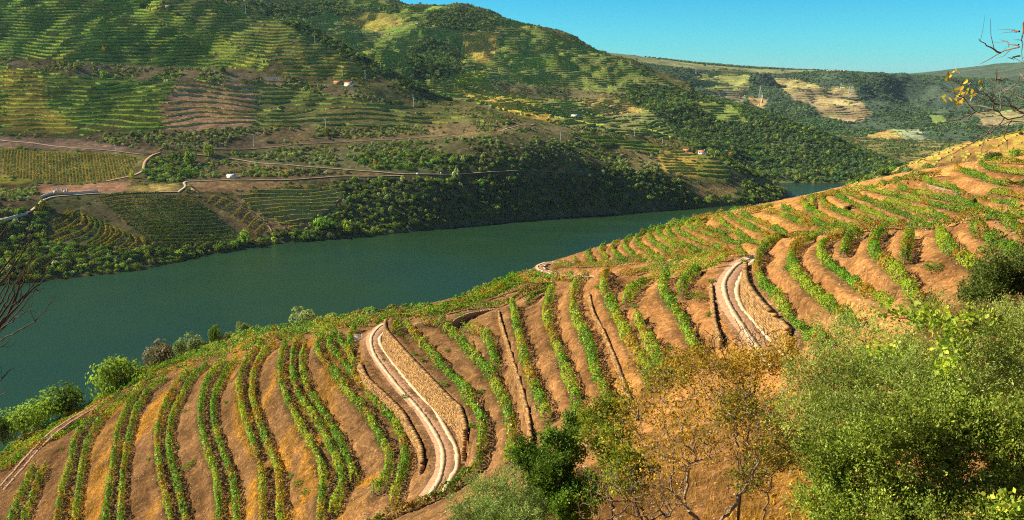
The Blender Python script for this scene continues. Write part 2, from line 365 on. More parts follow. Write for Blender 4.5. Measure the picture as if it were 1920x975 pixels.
NB = [ # hedges along edges: height given at every point
('thick dark vine hedge along the gully edge under the far spur', '1037,495,157.5 1100,495,160 1175,490,163.2 1250,482,166.5 1325,477,170 1400,470,173.5'),
('second vine hedge along the gully edge', '1162,520,165.5 1180,515,166 1225,502,167.5 1300,492,170 1362,482,172.5'),
('third vine hedge along the gully edge, nearest to the bare earth', '1200,532,167.5 1237,517,168.5 1300,505,171 1350,492,172.8'),
('dark vine hedge curving under the lower end of the track road', '902,845,153.8 895,870,153.4 875,885,153 837,915,152.5 800,935,152 770,947,151.5 712,972,150.5 690,985,150'),
('dark crest hedge along the top of the right hand terraces', '1440,452,176.2 1475,440,177 1515,435,178 1565,430,179.3 1615,425,180.4 1665,420,181.3 1715,420,182.2 1765,417,183.3 1815,405,184.4 1865,402,185.2 1930,398,186.2'),
('outermost vine hedge following the brink above the river, left part', '0,855,112 37,827,112 100,792,112.5 185,747,113.5 225,720,114 275,687,116 312,675,119 350,660,122'),
('outermost vine hedge following the brink above the river, middle part', '350,660,122.2 387,645,125 425,632,128 475,622,133 550,610,139 625,597,143.5 700,585,148'),
('outermost vine hedge following the brink above the river, right part', '700,585,148.2 775,575,150 800,575,151 850,565,152 912,537,153 975,512,154'),
('second vine hedge from the brink, below the earth track', '0,878,114.5 40,850,114.3 95,812,114.6 150,780,115.2 196,757,116 240,722,117.5 300,690,121'),
('second vine hedge from the brink, above the round tree', '300,690,121.2 350,672,125 400,652,129 450,640,133 520,628,138 600,608,143.5 690,597,148'),
('third vine hedge from the brink, at the bend of the track road', '705,612,149 735,598,150.2 780,588,151 830,580,152.6'),
('broad dark vine hedge above the bare bank with the rubble wall', '800,592,153 835,585,154.5 872,575,155.6 917,572,157 950,565,158.3 985,545,159.5 1040,532,161'),
('short dark vine hedge left of the second narrow wall', '987,567,161 1005,550,161.5 1037,540,162.2'),
('yellowish vine hedge on the low shelf below the hairpin', '870,562,153.6 915,550,155 970,525,156 1040,530,158.5'),
('pale vine row on the low shelf directly under the hairpin road', '987,512,155.3 1025,517,156.8 1075,522,159.5'),
('vine hedge on the crest at the skyline of the far spur', '1500,380,175 1545,365,177 1575,358,178.3 1640,348,180 1677,338,181.2 1715,328,182.3 1765,322,183'),
('skyline hedge along the lower half of the far spur', '1200,437,163.4 1250,423,165.6 1310,410,168.6 1365,400,171.2 1400,396,172.4 1450,384,174'),
('loose vines between the brink hedges, above the third pair of rows', '262,712,120.5 300,700,123.5 345,685,127.5 400,665,131.5 440,655,134.5'),
('loose vines between the brink hedges, above the sixth pair of rows', '460,640,136 510,637,139 545,622,141 600,618,144.6 650,607,147.2'),
('scattered vines just above the earth track at the brink', '60,845,115.4 105,822,115.6 160,788,116.2'),
]
ROAD1 = dict(z=150.5, L='745,598 720,608 707,617 696,635 702,665 732,707 757,737 775,755 802,790 825,830 831,860 825,895 810,922 790,950', R='752,603 735,610 722,622 712,637 722,660 762,712 802,757 810,762 840,812 855,842 857,875 847,895 830,925')
ROAD2 = dict(z=173, L='1440,474 1415,482 1382,497 1360,525 1360,552 1375,585 1395,615 1420,650 1450,690', R='1432,482 1410,492 1390,520 1382,547 1392,577 1410,597 1440,632 1475,670')
ROAD3 = dict(z=156.3, C='1110,520 1082,517 1050,515 1020,507 1015,499 1037,492 1080,492')
TRACK = dict(z=117, C='0,920 75,835 115,800 160,772 200,748', zs=[116, 116.5, 117, 117.5, 118.5])
WALLS = [
('tall orange schist retaining wall along the lower track road', 150.6, 154.5, '725,634 725,655 762,702 800,745 845,795 862,812 872,847 873,862', 'stone'),
('low pale retaining wall on the river side of the lower track road', 149.5, 150.6, '677,690 690,718 715,742 750,777 768,805 790,848 795,885', 'stone'),
('first narrow schist wall between the vine terraces', 159.4, 160.3, '938,592 940,606 950,640 967,693 982,743 992,783 1000,835', 'stone'),
('second narrow schist wall between the vine terraces', 165.8, 166.5, '1107,557 1115,592 1132,624 1150,667 1155,677 1177,737 1187,764 1200,800', 'stone'),
('curved schist wall on the uphill side of the upper track road', 173.0, 175.4, '1397,525 1400,565 1425,605 1450,632 1480,665', 'stone'),
('thin schist edging wall on the valley side of the upper track road', 172.0, 173.0, '1336,545 1340,585 1345,625 1355,650', 'stone'),
('long dry stone wall high on the far spur', 181.0, 181.9, '1722,352 1770,366 1830,379 1890,392', 'greystone'),
('broken grey rubble wall below the broad dark hedge', 157.0, 157.9, '850,612 875,600 900,594 936,589', 'greystone'),
]
BRINK = '-60,905,111 0,855,112 37,827,112 100,792,112.5 185,747,113.5 225,720,114 275,687,116 312,675,119 350,660,122 387,645,125 425,632,128 475,622,133 550,610,139 625,597,143.5 700,585,148 775,575,150 850,565,152 912,537,153 975,512,154 1000,502,155.2 1040,488,156.5 1077,478,157.6 1135,455,160 1200,437,163.4 1250,423,165.6 1310,410,168.6 1365,400,171.2 1400,396,172.4 1450,384,174 1500,375,175.6 1545,365,177 1575,358,178.3'

cp = []  # control points of the near slope
def add_cp(P): cp.extend(np.asarray(P, float).tolist())
near_rows = []
for lab, z, s in NR:
    p = np.array(PT(s)); W3 = at_z(p, z + .75); W3[:, 2] = z; near_rows.append((lab, W3)); add_cp(W3)
for lab, s in NB:
    p = np.array(PT(s)); W3 = at_z(p[:, :2], p[:, 2] + .75); W3[:, 2] = p[:, 2]; near_rows.append((lab, W3)); add_cp(W3)
def poly_z(s, z): return at_z(PT(s), z)
r1L, r1R = resample(poly_z(ROAD1['L'], ROAD1['z']), .6), resample(poly_z(ROAD1['R'], ROAD1['z']), .6)
r2L, r2R = resample(poly_z(ROAD2['L'], ROAD2['z']), .6), resample(poly_z(ROAD2['R'], ROAD2['z']), .6)
r3 = resample(at_z(PT(ROAD3['C']), [160.5, 159.2, 157.6, 156.5, 156, 156.2, 157.6]), .6)
trk = resample(at_z(PT(TRACK['C']), TRACK['zs']), .8)
for q in (r1L, r1R, r2L, r2R, r3, trk): add_cp(q[::6])
walls = []
for lab, zb, zt, s, mt in WALLS:
    p = resample(poly_z(s, zb), .5); walls.append((lab, zb, zt, p, mt))
bp = np.array(PT(BRINK)); B3 = at_z(bp[:, :2], bp[:, 2] + 1.4); B3[:, 2] = bp[:, 2]; add_cp(B3)
mouth = []
for (u, v, z), P in zip(bp, B3):
    d = rays([(u, v)])[0]; d = d / d[1]; Yw = -200.0 / d[2]
    for f, dr in ((.06, 1.5), (.22, 7), (.5, 14), (.75, 16)):
        y = P[1] + f * (min(Yw, 1200) - P[1]); Q = EYE + d * y; Q[2] -= dr
        if y < 330: add_cp([Q])
        mouth.append(Q)
    y = P[1] + .93 * (min(Yw, 700) - P[1])
    if u < 1300: mouth.append(np.array([EYE[0] + d[0] * y, y, -6.0]))
add_cp([(0, 0, 196.5), (6, 12, 191.5), (14, 24, 186.5), (26, 30, 188), (40, 30, 191), (60, 20, 197), (0, 30, 178), (4, 44, 173.5), (4, 62, 168), (-10, 20, 181), (-20, 50, 163), (-30, 80, 147),
        (16, 40, 177), (22, 50, 178.5), (34, 50, 181.5), (46, 55, 184), (60, 60, 188), (-40, 20, 172), (-60, 60, 142), (-90, 40, 140), (-110, 100, 112), (80, 90, 190), (100, 120, 192), (100, 60, 200), (0, -20, 204), (90, -20, 214), (-100, -20, 150),
        (112, 150, 182), (112, 190, 178), (-140, 160, 90), (-150, 60, 110)])
add_cp(at_z([(1780, 578), (1800, 545)], [182.3, 182.8]))
add_cp(at_y([(1765, 323), (1840, 304), (1915, 292), (1700, 334), (2000, 280)], [172, 158, 146, 178, 140]))
cp = np.array(cp)
# thin out control points that fall on top of each other
key = np.round(cp[:, :2] / 1.2).astype(int); _, ui = np.unique(key, axis=0, return_index=True); cp = cp[np.sort(ui)]
fit = rbf_fit(cp[:, :2], cp[:, 2], 2e-5)
NX0, NX1, NY0, NY1, NS = -150.0, 118.0, -22.0, 262.0, .5
cx = np.arange(NX0, NX1 + 2, 2.0); cy = np.arange(NY0, NY1 + 2, 2.0)
CG = Grid(NX0, NY0, 2.0, rbf_eval(fit, np.stack(np.meshgrid(cx, cy), 2).reshape(-1, 2)).reshape(len(cy), len(cx)))
gx = np.arange(NX0, NX1 + .01, NS); gy = np.arange(NY0, NY1 + .01, NS)
GX, GY = np.meshgrid(gx, gy); Z0 = CG(GX, GY)
# smooth the bilinear upsampling
for _ in range(3):
    Z0[1:-1, 1:-1] = (Z0[1:-1, 1:-1] * 4 + Z0[:-2, 1:-1] + Z0[2:, 1:-1] + Z0[1:-1, :-2] + Z0[1:-1, 2:]) / 8
Z0 += (fbm(GX / 6, GY / 6, 3, 5) - .45) * .45
Z = Z0.copy()
# terraces: flat ground beside every vine row, along the roads; banks between
def splat(lines, r0, r1, keep):
    """nearest-line distance and height on the grid"""
    D = np.full(Z.shape, 1e9); H = np.zeros(Z.shape); rad = int(r1 / NS) + 2
    for P in lines:
        for x, y, z in P:
            i = int((x - NX0) / NS); j = int((y - NY0) / NS)
            i0, i1, j0, j1 = max(i - rad, 0), min(i + rad + 1, Z.shape[1]), max(j - rad, 0), min(j + rad + 1, Z.shape[0])
            if i0 >= i1 or j0 >= j1: continue
            d = (GX[j0:j1, i0:i1] - x) ** 2 + (GY[j0:j1, i0:i1] - y) ** 2
            m = d < D[j0:j1, i0:i1]; D[j0:j1, i0:i1][m] = d[m]; H[j0:j1, i0:i1][m] = z
    D = np.sqrt(D); w = 1 - smooth(r0, r1, D)
    return D, w, H
row_lines = [resample(P, .45) for _, P in near_rows]
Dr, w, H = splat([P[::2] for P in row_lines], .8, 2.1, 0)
Z = Z * (1 - w) + (H * .9 + Z0 * .1) * w
n1 = min(len(r1L), len(r1R)); mid1 = (resample(r1L, 1)[:60], )
def centre(A, B):
    a = resample(A, .8); b = resample(B, .8); n = min(len(a), len(b)); ia = np.linspace(0, len(a) - 1, n).astype(int); ib = np.linspace(0, len(b) - 1, n).astype(int); return (a[ia] + b[ib]) / 2
c1, c2 = centre(r1L, r1R), centre(r2L, r2R)
Drd, w, H = splat([c1, c2], 2.0, 3.1, 0); Z = Z * (1 - w) + H * w
D3, w, H = splat([r3, trk], 1.2, 2.4, 0); Z = Z * (1 - w) + H * w
for lab, zb, zt, P, mt in walls:
    D, w, H = splat([P], .1, 3.2, 0)
    T = np.gradient(P[:, :2], axis=0); T /= np.linalg.norm(T, axis=1)[:, None]
    nrm = np.stack([-T[:, 1], T[:, 0]], 1)      # left of travel
    kd = kdtree.KDTree(len(P))
    for i, p in enumerate(P): kd.insert((p[0], p[1], 0), i)
    kd.balance(); jj, ii = np.nonzero(D < 3.2)
    for j, i in zip(jj, ii):
        x, y = GX[j, i], GY[j, i]; k = kd.find((x, y, 0))[1]; s = (x - P[k, 0]) * nrm[k, 0] + (y - P[k, 1]) * nrm[k, 1]
        up = s * (1 if (lab.startswith('broken') or lab.startswith('long dry')) or P[-1, 1] < P[0, 1] else -1)
        dd = D[j, i]
        if abs(abs(s) - dd) > .5: continue
        if up > .25: Z[j, i] = max(Z[j, i], zt - .05) if dd < 1.6 else max(Z[j, i], zt - .05 - (dd - 1.6) * .9)
        elif up < 0 and dd < 1.8: Z[j, i] = min(Z[j, i], zb) if not lab.startswith('tall') else zb
Z += (np.abs(fbm(GX / 2.2 + 9, GY / 2.2, 4, 19) - .47) * -.9 + .12) * smooth(1.2, 2.4, Dr) * smooth(2.6, 4, Drd)
Z += (fbm(GX / 1.3, GY / 1.3, 3, 9) - .45) * .3 * smooth(1.9, 3, Drd)
NG = Grid(NX0, NY0, NS, Z)
V = np.stack([GX, GY, Z], 2).reshape(-1, 3); NV = V; NU, NW = proj(V); nyy, nxx = Z.shape
ii = (np.arange(nyy - 1)[:, None] * nxx + np.arange(nxx - 1)[None]).ravel(); F = np.stack([ii, ii + 1, ii + nxx + 1, ii + nxx], 1)
U_, V_ = [np.nan_to_num(q, nan=3000.0) for q in proj(V)]
# earth colours: grey brown schist on the left spur, orange earth to the right and on the far spur
g_brown, g_orange, g_far = np.array((.285, .152, .064)), np.array((.34, .165, .06)), np.array((.46, .23, .068))
t = smooth(880, 1150, U_ + (470 - V_) * .1)[:, None]; colv = g_brown * (1 - t) + g_orange * t
t = (smooth(125, 150, V[:, 1]) * smooth(15, 35, V[:, 0]))[:, None]; colv = colv * (1 - t) + g_far * t
GRASSP = [([(330, 745), (255, 830), (262, 790), (300, 740), (318, 735)], 1.), ([(150, 930), (195, 850), (225, 830), (215, 860), (200, 960), (160, 975)], .7), ([(440, 730), (455, 720), (460, 800), (475, 860), (490, 920), (470, 975), (455, 960), (480, 880), (440, 800)], 1.),
          ([(515, 835), (550, 870), (540, 885), (520, 880)], 1), ([(600, 690), (630, 705), (650, 730), (640, 740), (610, 715)], .8), ([(670, 910), (705, 885), (712, 900), (670, 920)], 1), ([(455, 668), (440, 690), (400, 750), (410, 720), (445, 680)], .9), ([(560, 930), (600, 905), (600, 920), (565, 945)], .9),
          ([(540, 960), (570, 940), (570, 975), (520, 975)], .8), ([(160, 965), (180, 940), (195, 945), (195, 975), (160, 975)], .9), ([(610, 700), (640, 790), (650, 825), (635, 800), (600, 770)], .3), ([(180, 800), (225, 790), (200, 850), (185, 860), (150, 900)], .35),
          ([(1490, 860), (1560, 840), (1540, 985), (1360, 985), (1440, 900)], .8), ([(1120, 700), (1480, 640), (1500, 760), (1200, 790)], .25)]
gmask = np.zeros(len(V))
for pg, a in GRASSP:
    p = np.array(pg, float); c = p.mean(0)
    for sc_, aa in ((1.15, .5), (1.0, 1.0)):
        m = pip(U_, V_, c + (p - c) * sc_); gmask[m] = np.maximum(gmask[m], a * aa)
leftz = (1 - smooth(600, 720, U_)) * (V_ > 600)
gmask = np.maximum(gmask, leftz * smooth(.50, .66, fbm(V[:, 0] / 5 + V[:, 1] / 30, V[:, 1] / 14, 4, 31)) * .8)
gn = smooth(.3, .6, fbm(V[:, 0] * 1.4, V[:, 1] * 1.4, 3, 77)); gm = (gmask * (.35 + .65 * gn))
gm = gm * smooth(1.2, 2.2, Drd.ravel())
colv = colv * (1 - gm[:, None]) + np.array((.52, .26, .045)) * gm[:, None]
rd = (1 - smooth(2.0, 2.6, Drd.ravel()))[:, None]; colv = colv * (1 - rd) + np.array((.36, .21, .12)) * rd
tr = (1 - smooth(.8, 1.6, D3.ravel()))[:, None] * .6; colv = colv * (1 - tr) + np.array((.40, .25, .15)) * tr
row_shade = (1 - smooth(.5, 1.3, Dr.ravel()))[:, None] * .5; colv = colv * (1 - row_shade) + np.array((.11, .085, .04)) * row_shade  # shade along the vine rows, painted into the earth colour
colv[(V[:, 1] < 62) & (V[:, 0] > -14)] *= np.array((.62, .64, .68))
NGM = gm * (Dr.ravel() > .5)
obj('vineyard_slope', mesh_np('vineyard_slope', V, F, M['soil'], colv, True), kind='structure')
# ------------------------------------------------------------------ river
rv = mesh_np('river', [(-2500, 100, 0), (4000, 100, 0), (4000, 2600, 0), (-2500, 2600, 0)], [[0, 1, 2, 3]], M['water'])
obj('river', rv, kind='structure')

# ------------------------------------------------------------------ far side terrain
fc = []
def fz(s):
    p = np.array(PT(s)); fc.extend(at_z(p[:, :2], p[:, 2]).tolist())
def fy(s):
    p = np.array(PT(s)); fc.extend(at_y(p[:, :2], p[:, 2]).tolist())
SHORE = '-150,550 0,535 100,523 200,513 300,498 370,480 450,466 520,455 600,450 700,440 800,430 900,420 1000,410 1100,402 1200,396 1300,389 1350,385 1400,383 1462,376'
sp = np.array(PT(SHORE)); S3 = at_z(sp, 0.5); fc.extend(S3.tolist())
for P in S3:                              # river bed in front of the bank
    d = P[:2] / np.linalg.norm(P[:2]); fc.append([P[0] - d[0] * 60, P[1] - d[1] * 60, -12])
fz('1450,343,.5 1500,342,.5 1550,342,.5 1600,341,.5')
fc += [(560, 1480, -6), (680, 1500, -6), (760, 1490, -6), (620, 1350, -8), (520, 1250, -8), (700, 1250, -6)]
# hill A: the flats, roads and vineyards, up to its ridge
fy('0,470,860 150,470,870 260,470,890 275,452,905 455,445,985 110,455,890 115,395,960 0,410,900 80,378,970 180,370,1000 330,363,1030 350,345,1070 440,360,1060 640,352,1110 600,410,1045 640,373,1090 560,430,1010 450,400,1020 510,435,1000')
fy('800,335,1130 1000,332,1190 1200,345,1250 1320,362,1290 0,340,1060 0,280,1190 130,345,1060 130,280,1190 260,300,1170 260,330,1100 400,300,1190 500,338,1110 640,317,1160 800,327,1150 940,322,1180 1100,323,1230 1250,330,1290 1350,345,1320')
fy('0,262,1235 150,275,1215 300,270,1230 400,280,1215 640,267,1260 840,254,1310 1003,233,1400 300,250,1260 480,250,1290 700,245,1330')
fy('-150,0,1720 -150,130,1450 -150,200,1320 -150,340,1040 0,200,1340 0,130,1480 0,60,1620 0,0,1740 150,200,1350 150,130,1490 150,50,1640 300,195,1360 300,130,1490 300,50,1650 420,145,1480 420,80,1610 420,5,1780 330,0,1770 200,0,1750 480,150,1490 480,200,1390 600,155,1500 600,200,1420 600,100,1590 750,190,1480 750,215,1430 560,48,1720 650,92,1660 720,130,1600 770,166,1550 860,192,1510 960,224,1450')
fy('1080,240,1440 1180,262,1420 1250,283,1410 1320,288,1400 1370,320,1370 1180,300,1340 1100,290,1330')
# valley between A and B and the hill behind
fy('700,100,1900 760,150,1800 850,172,1720 960,212,1600 1080,228,1620 1150,245,1680 1250,262,1700 1350,300,1640 1400,325,1630')
fc += [(-330, 1820, 190), (-180, 1750, 160), (-500, 1850, 235)]
fy('480,-25,2900 600,-8,2750 700,2,2700 750,5,2680 860,12,2620 960,36,2560 1060,66,2480 1130,96,2400 1200,121,2300 1260,142,2230 1330,176,2150 1400,203,2050 1450,218,1980 1550,252,1870 1640,290,1740 1690,312,1640')
fy('640,30,2500 640,70,2250 750,50,2380 750,110,2080 850,60,2380 850,120,2120 950,80,2380 950,150,2080 1050,110,2280 1050,180,2000 1150,150,2200 1150,210,1900 1250,180,2080 1250,230,1850 1350,220,1950 1350,260,1780 1450,260,1820 1450,300,1700 1550,290,1740 1550,320,1650 1620,315,1660')
for u, v, y, z in ((600, -8, 3100, 300), (860, 12, 3000, 300), (1060, 66, 2850, 220), (1200, 121, 2650, 140), (1400, 203, 2350, 60), (1550, 252, 2150, 20), (1690, 312, 1850, -5)):
    d = rays([(u, v)])[0]; fc.append([d[0] / d[1] * y, y, z])
# near side of the river beyond the near slope, and the orange slope at the far right
fc += [m.tolist() for m in mouth if m[1] > 300]
fy('1680,312,1000 1740,292,930 1780,276,860 1850,256,780 1920,240,700 2000,215,650 1700,326,850 1800,300,640 1920,290,500 1640,328,1060 1600,345,1100 1740,318,760')
fc += [(330, 620, 60), (420, 760, 70), (560, 1160, -6), (700, 1150, 10), (760, 980, 60), (820, 1300, -6), (900, 1600, -8), (1100, 1500, -8), (1300, 1300, 10), (1000, 900, 150), (300, 400, 120), (200, 300, 165), (800, 600, 260), (400, 200, 230), (300, 0, 250), (-400, -100, 150), (-400, 200, 60), (-500, 330, -6), (0, -140, 235), (-900, 300, -6), (-900, 0, 100), (-1300, 500, -8), (-1200, 700, 10), (1380, 700, 300), (1350, 2000, 30), (1200, 1800, -6), (900, 1850, -6), (1300, 2800, 120)]
P_, I_ = [], np.linspace(0, 1, 12)
for a in I_:
    for x, y in ((NX0 + a * (NX1 - NX0), NY1 - 2), (NX1 - 2, NY0 + a * (NY1 - NY0)), (NX0 + 2, NY0 + a * (NY1 - NY0)), (NX0 + a * (NX1 - NX0), NY0 + 2)): P_.append((x, y, float(NG(x, y)) - .6))
fc += P_
fc = np.array(fc); ffit = rbf_fit(fc[:, :2], fc[:, 2], 1e-3)
FX0, FX1, FY0, FY1 = -1500.0, 1500.0, -160.0, 3100.0
cx = np.arange(FX0, FX1 + 1, 30.0); cy = np.arange(FY0, FY1 + 1, 30.0)
CG = Grid(FX0, FY0, 30.0, rbf_eval(ffit, np.stack(np.meshgrid(cx, cy), 2).reshape(-1, 2)).reshape(len(cy), len(cx)))
FSt = 7.5
fgx = np.arange(FX0, FX1 - 20, FSt); fgy = np.arange(FY0, FY1 - 20, FSt); FXg, FYg = np.meshgrid(fgx, fgy); FZ = CG(FXg, FYg)
for _ in range(6):
    FZ[1:-1, 1:-1] = (FZ[1:-1, 1:-1] * 4 + FZ[:-2, 1:-1] + FZ[2:, 1:-1] + FZ[1:-1, :-2] + FZ[1:-1, 2:]) / 8
rel = smooth(1150, 1500, FYg)
FZ += (fbm(FXg / 130, FYg / 130, 4, 3) - .47) * (7 + 40 * rel) * smooth(5, 60, FZ)
# the near bank keeps below the brow of the slope
bu = np.concatenate([bp[:, 0], [1600, 1640, 1680, 1780, 1850, 1920, 2100]]); bv = np.concatenate([bp[:, 1], [346, 330, 314, 278, 258, 242, 200]])
uu, vv = proj(np.stack([FXg, FYg, FZ], 2).reshape(-1, 3)); uu = np.nan_to_num(uu, nan=-999).reshape(FZ.shape)
vb = np.interp(uu, bu, bv) + 5; bq = (CV - vb) / FPX; sl_ = (-SP + bq * CP) / (CP + bq * SP)
NSH = np.interp(FXg, [-1500, -220, 100, 330, 420, 530, 640, 900, 1500], [420, 470, 640, 900, 1060, 1250, 1400, 1560, 1650])
FZ = np.where((FYg > 240) & (FYg < NSH) & (uu > -300), np.minimum(FZ, 200 + FYg * sl_), FZ)
su = np.interp(uu, [1300, 1400, 1450, 1550, 1640, 1690, 1750, 1800], [176, 203, 218, 252, 290, 312, 335, 345]); bq = (CV - su) / FPX; sl_ = (-SP + bq * CP) / (CP + bq * SP)
FZ = np.where((FYg > 1500) & (uu > 1300), np.minimum(FZ, np.maximum(200 + FYg * sl_ - 1, -4)), FZ)
# the river bed: an outline in plan, water inside it and land outside
near_sh = []
for (u, v, z), P in zip(bp, B3):
    d = rays([(u, v)])[0]; Yw = -200.0 / d[2] * d[1]
    y = min(.88 * Yw, 560 + max(0, u - 1000) * .2); near_sh.append((d[0] / d[1] * y, y))
RIV = [(-1500, 420)] + near_sh + [(330, 860), (420, 1020), (530, 1200), (640, 1330), (900, 1480), (1500, 1550), (1500, 1900), (1000, 1780), (760, 1640)]
RIV += [tuple(p[:2]) for p in at_z([(1600, 342), (1550, 342.5), (1500, 342.5), (1450, 343)], 0)] + [(478, 1470), (470, 1390)] + [tuple(p[:2]) for p in S3[::-1]] + [(-1500, 640)]
RIV = np.array(RIV); fx_, fy_ = FXg.ravel(), FYg.ravel()
inr = pip(fx_, fy_, RIV); dm = np.full(len(fx_), 1e9)
for k in range(len(RIV)):
    a = RIV[k]; b = RIV[(k + 1) % len(RIV)]; ab = b - a; tt = np.clip(((fx_ - a[0]) * ab[0] + (fy_ - a[1]) * ab[1]) / (ab @ ab), 0, 1)
    dm = np.minimum(dm, np.hypot(fx_ - a[0] - ab[0] * tt, fy_ - a[1] - ab[1] * tt))
sdist = np.where(inr, -dm, dm).reshape(FZ.shape)
FZ = np.where(sdist < 0, np.maximum(np.minimum(FZ, sdist * .35), -9), np.maximum(FZ, np.minimum(sdist * .35, 12) + .2))
ins = (FXg > NX0 + 2) & (FXg < NX1 - 2) & (FYg > NY0 + 2) & (FYg < NY1 - 2)
FZ[ins] = NG(FXg[ins], FYg[ins]) - 9
FG = Grid(FX0, FY0, FSt, FZ)
def hit(uv, G=None, y0=560, y1=3000, step=4.0):
    """first place where the sight line meets the far ground"""
    G = G or FG; d = rays(uv); d = d / d[:, 1:2]; n = len(d); res = np.full(n, np.nan); ys = np.arange(y0, y1, step)
    for k in range(n):
        gz = G(d[k, 0] * ys, ys); lz = 200 + d[k, 2] * ys; b = np.nonzero(gz >= lz)[0]
        if len(b):
            i = b[0]
            if i > 0:
                a0 = lz[i - 1] - gz[i - 1]; a1 = gz[i] - lz[i]; res[k] = ys[i - 1] + step * a0 / (a0 + a1 + 1e-9)
            else: res[k] = ys[0]
    ok = ~np.isnan(res); P = d * np.where(ok, res, 1)[:, None]; P[:, 2] = G(P[:, 0], P[:, 1]); return P, ok

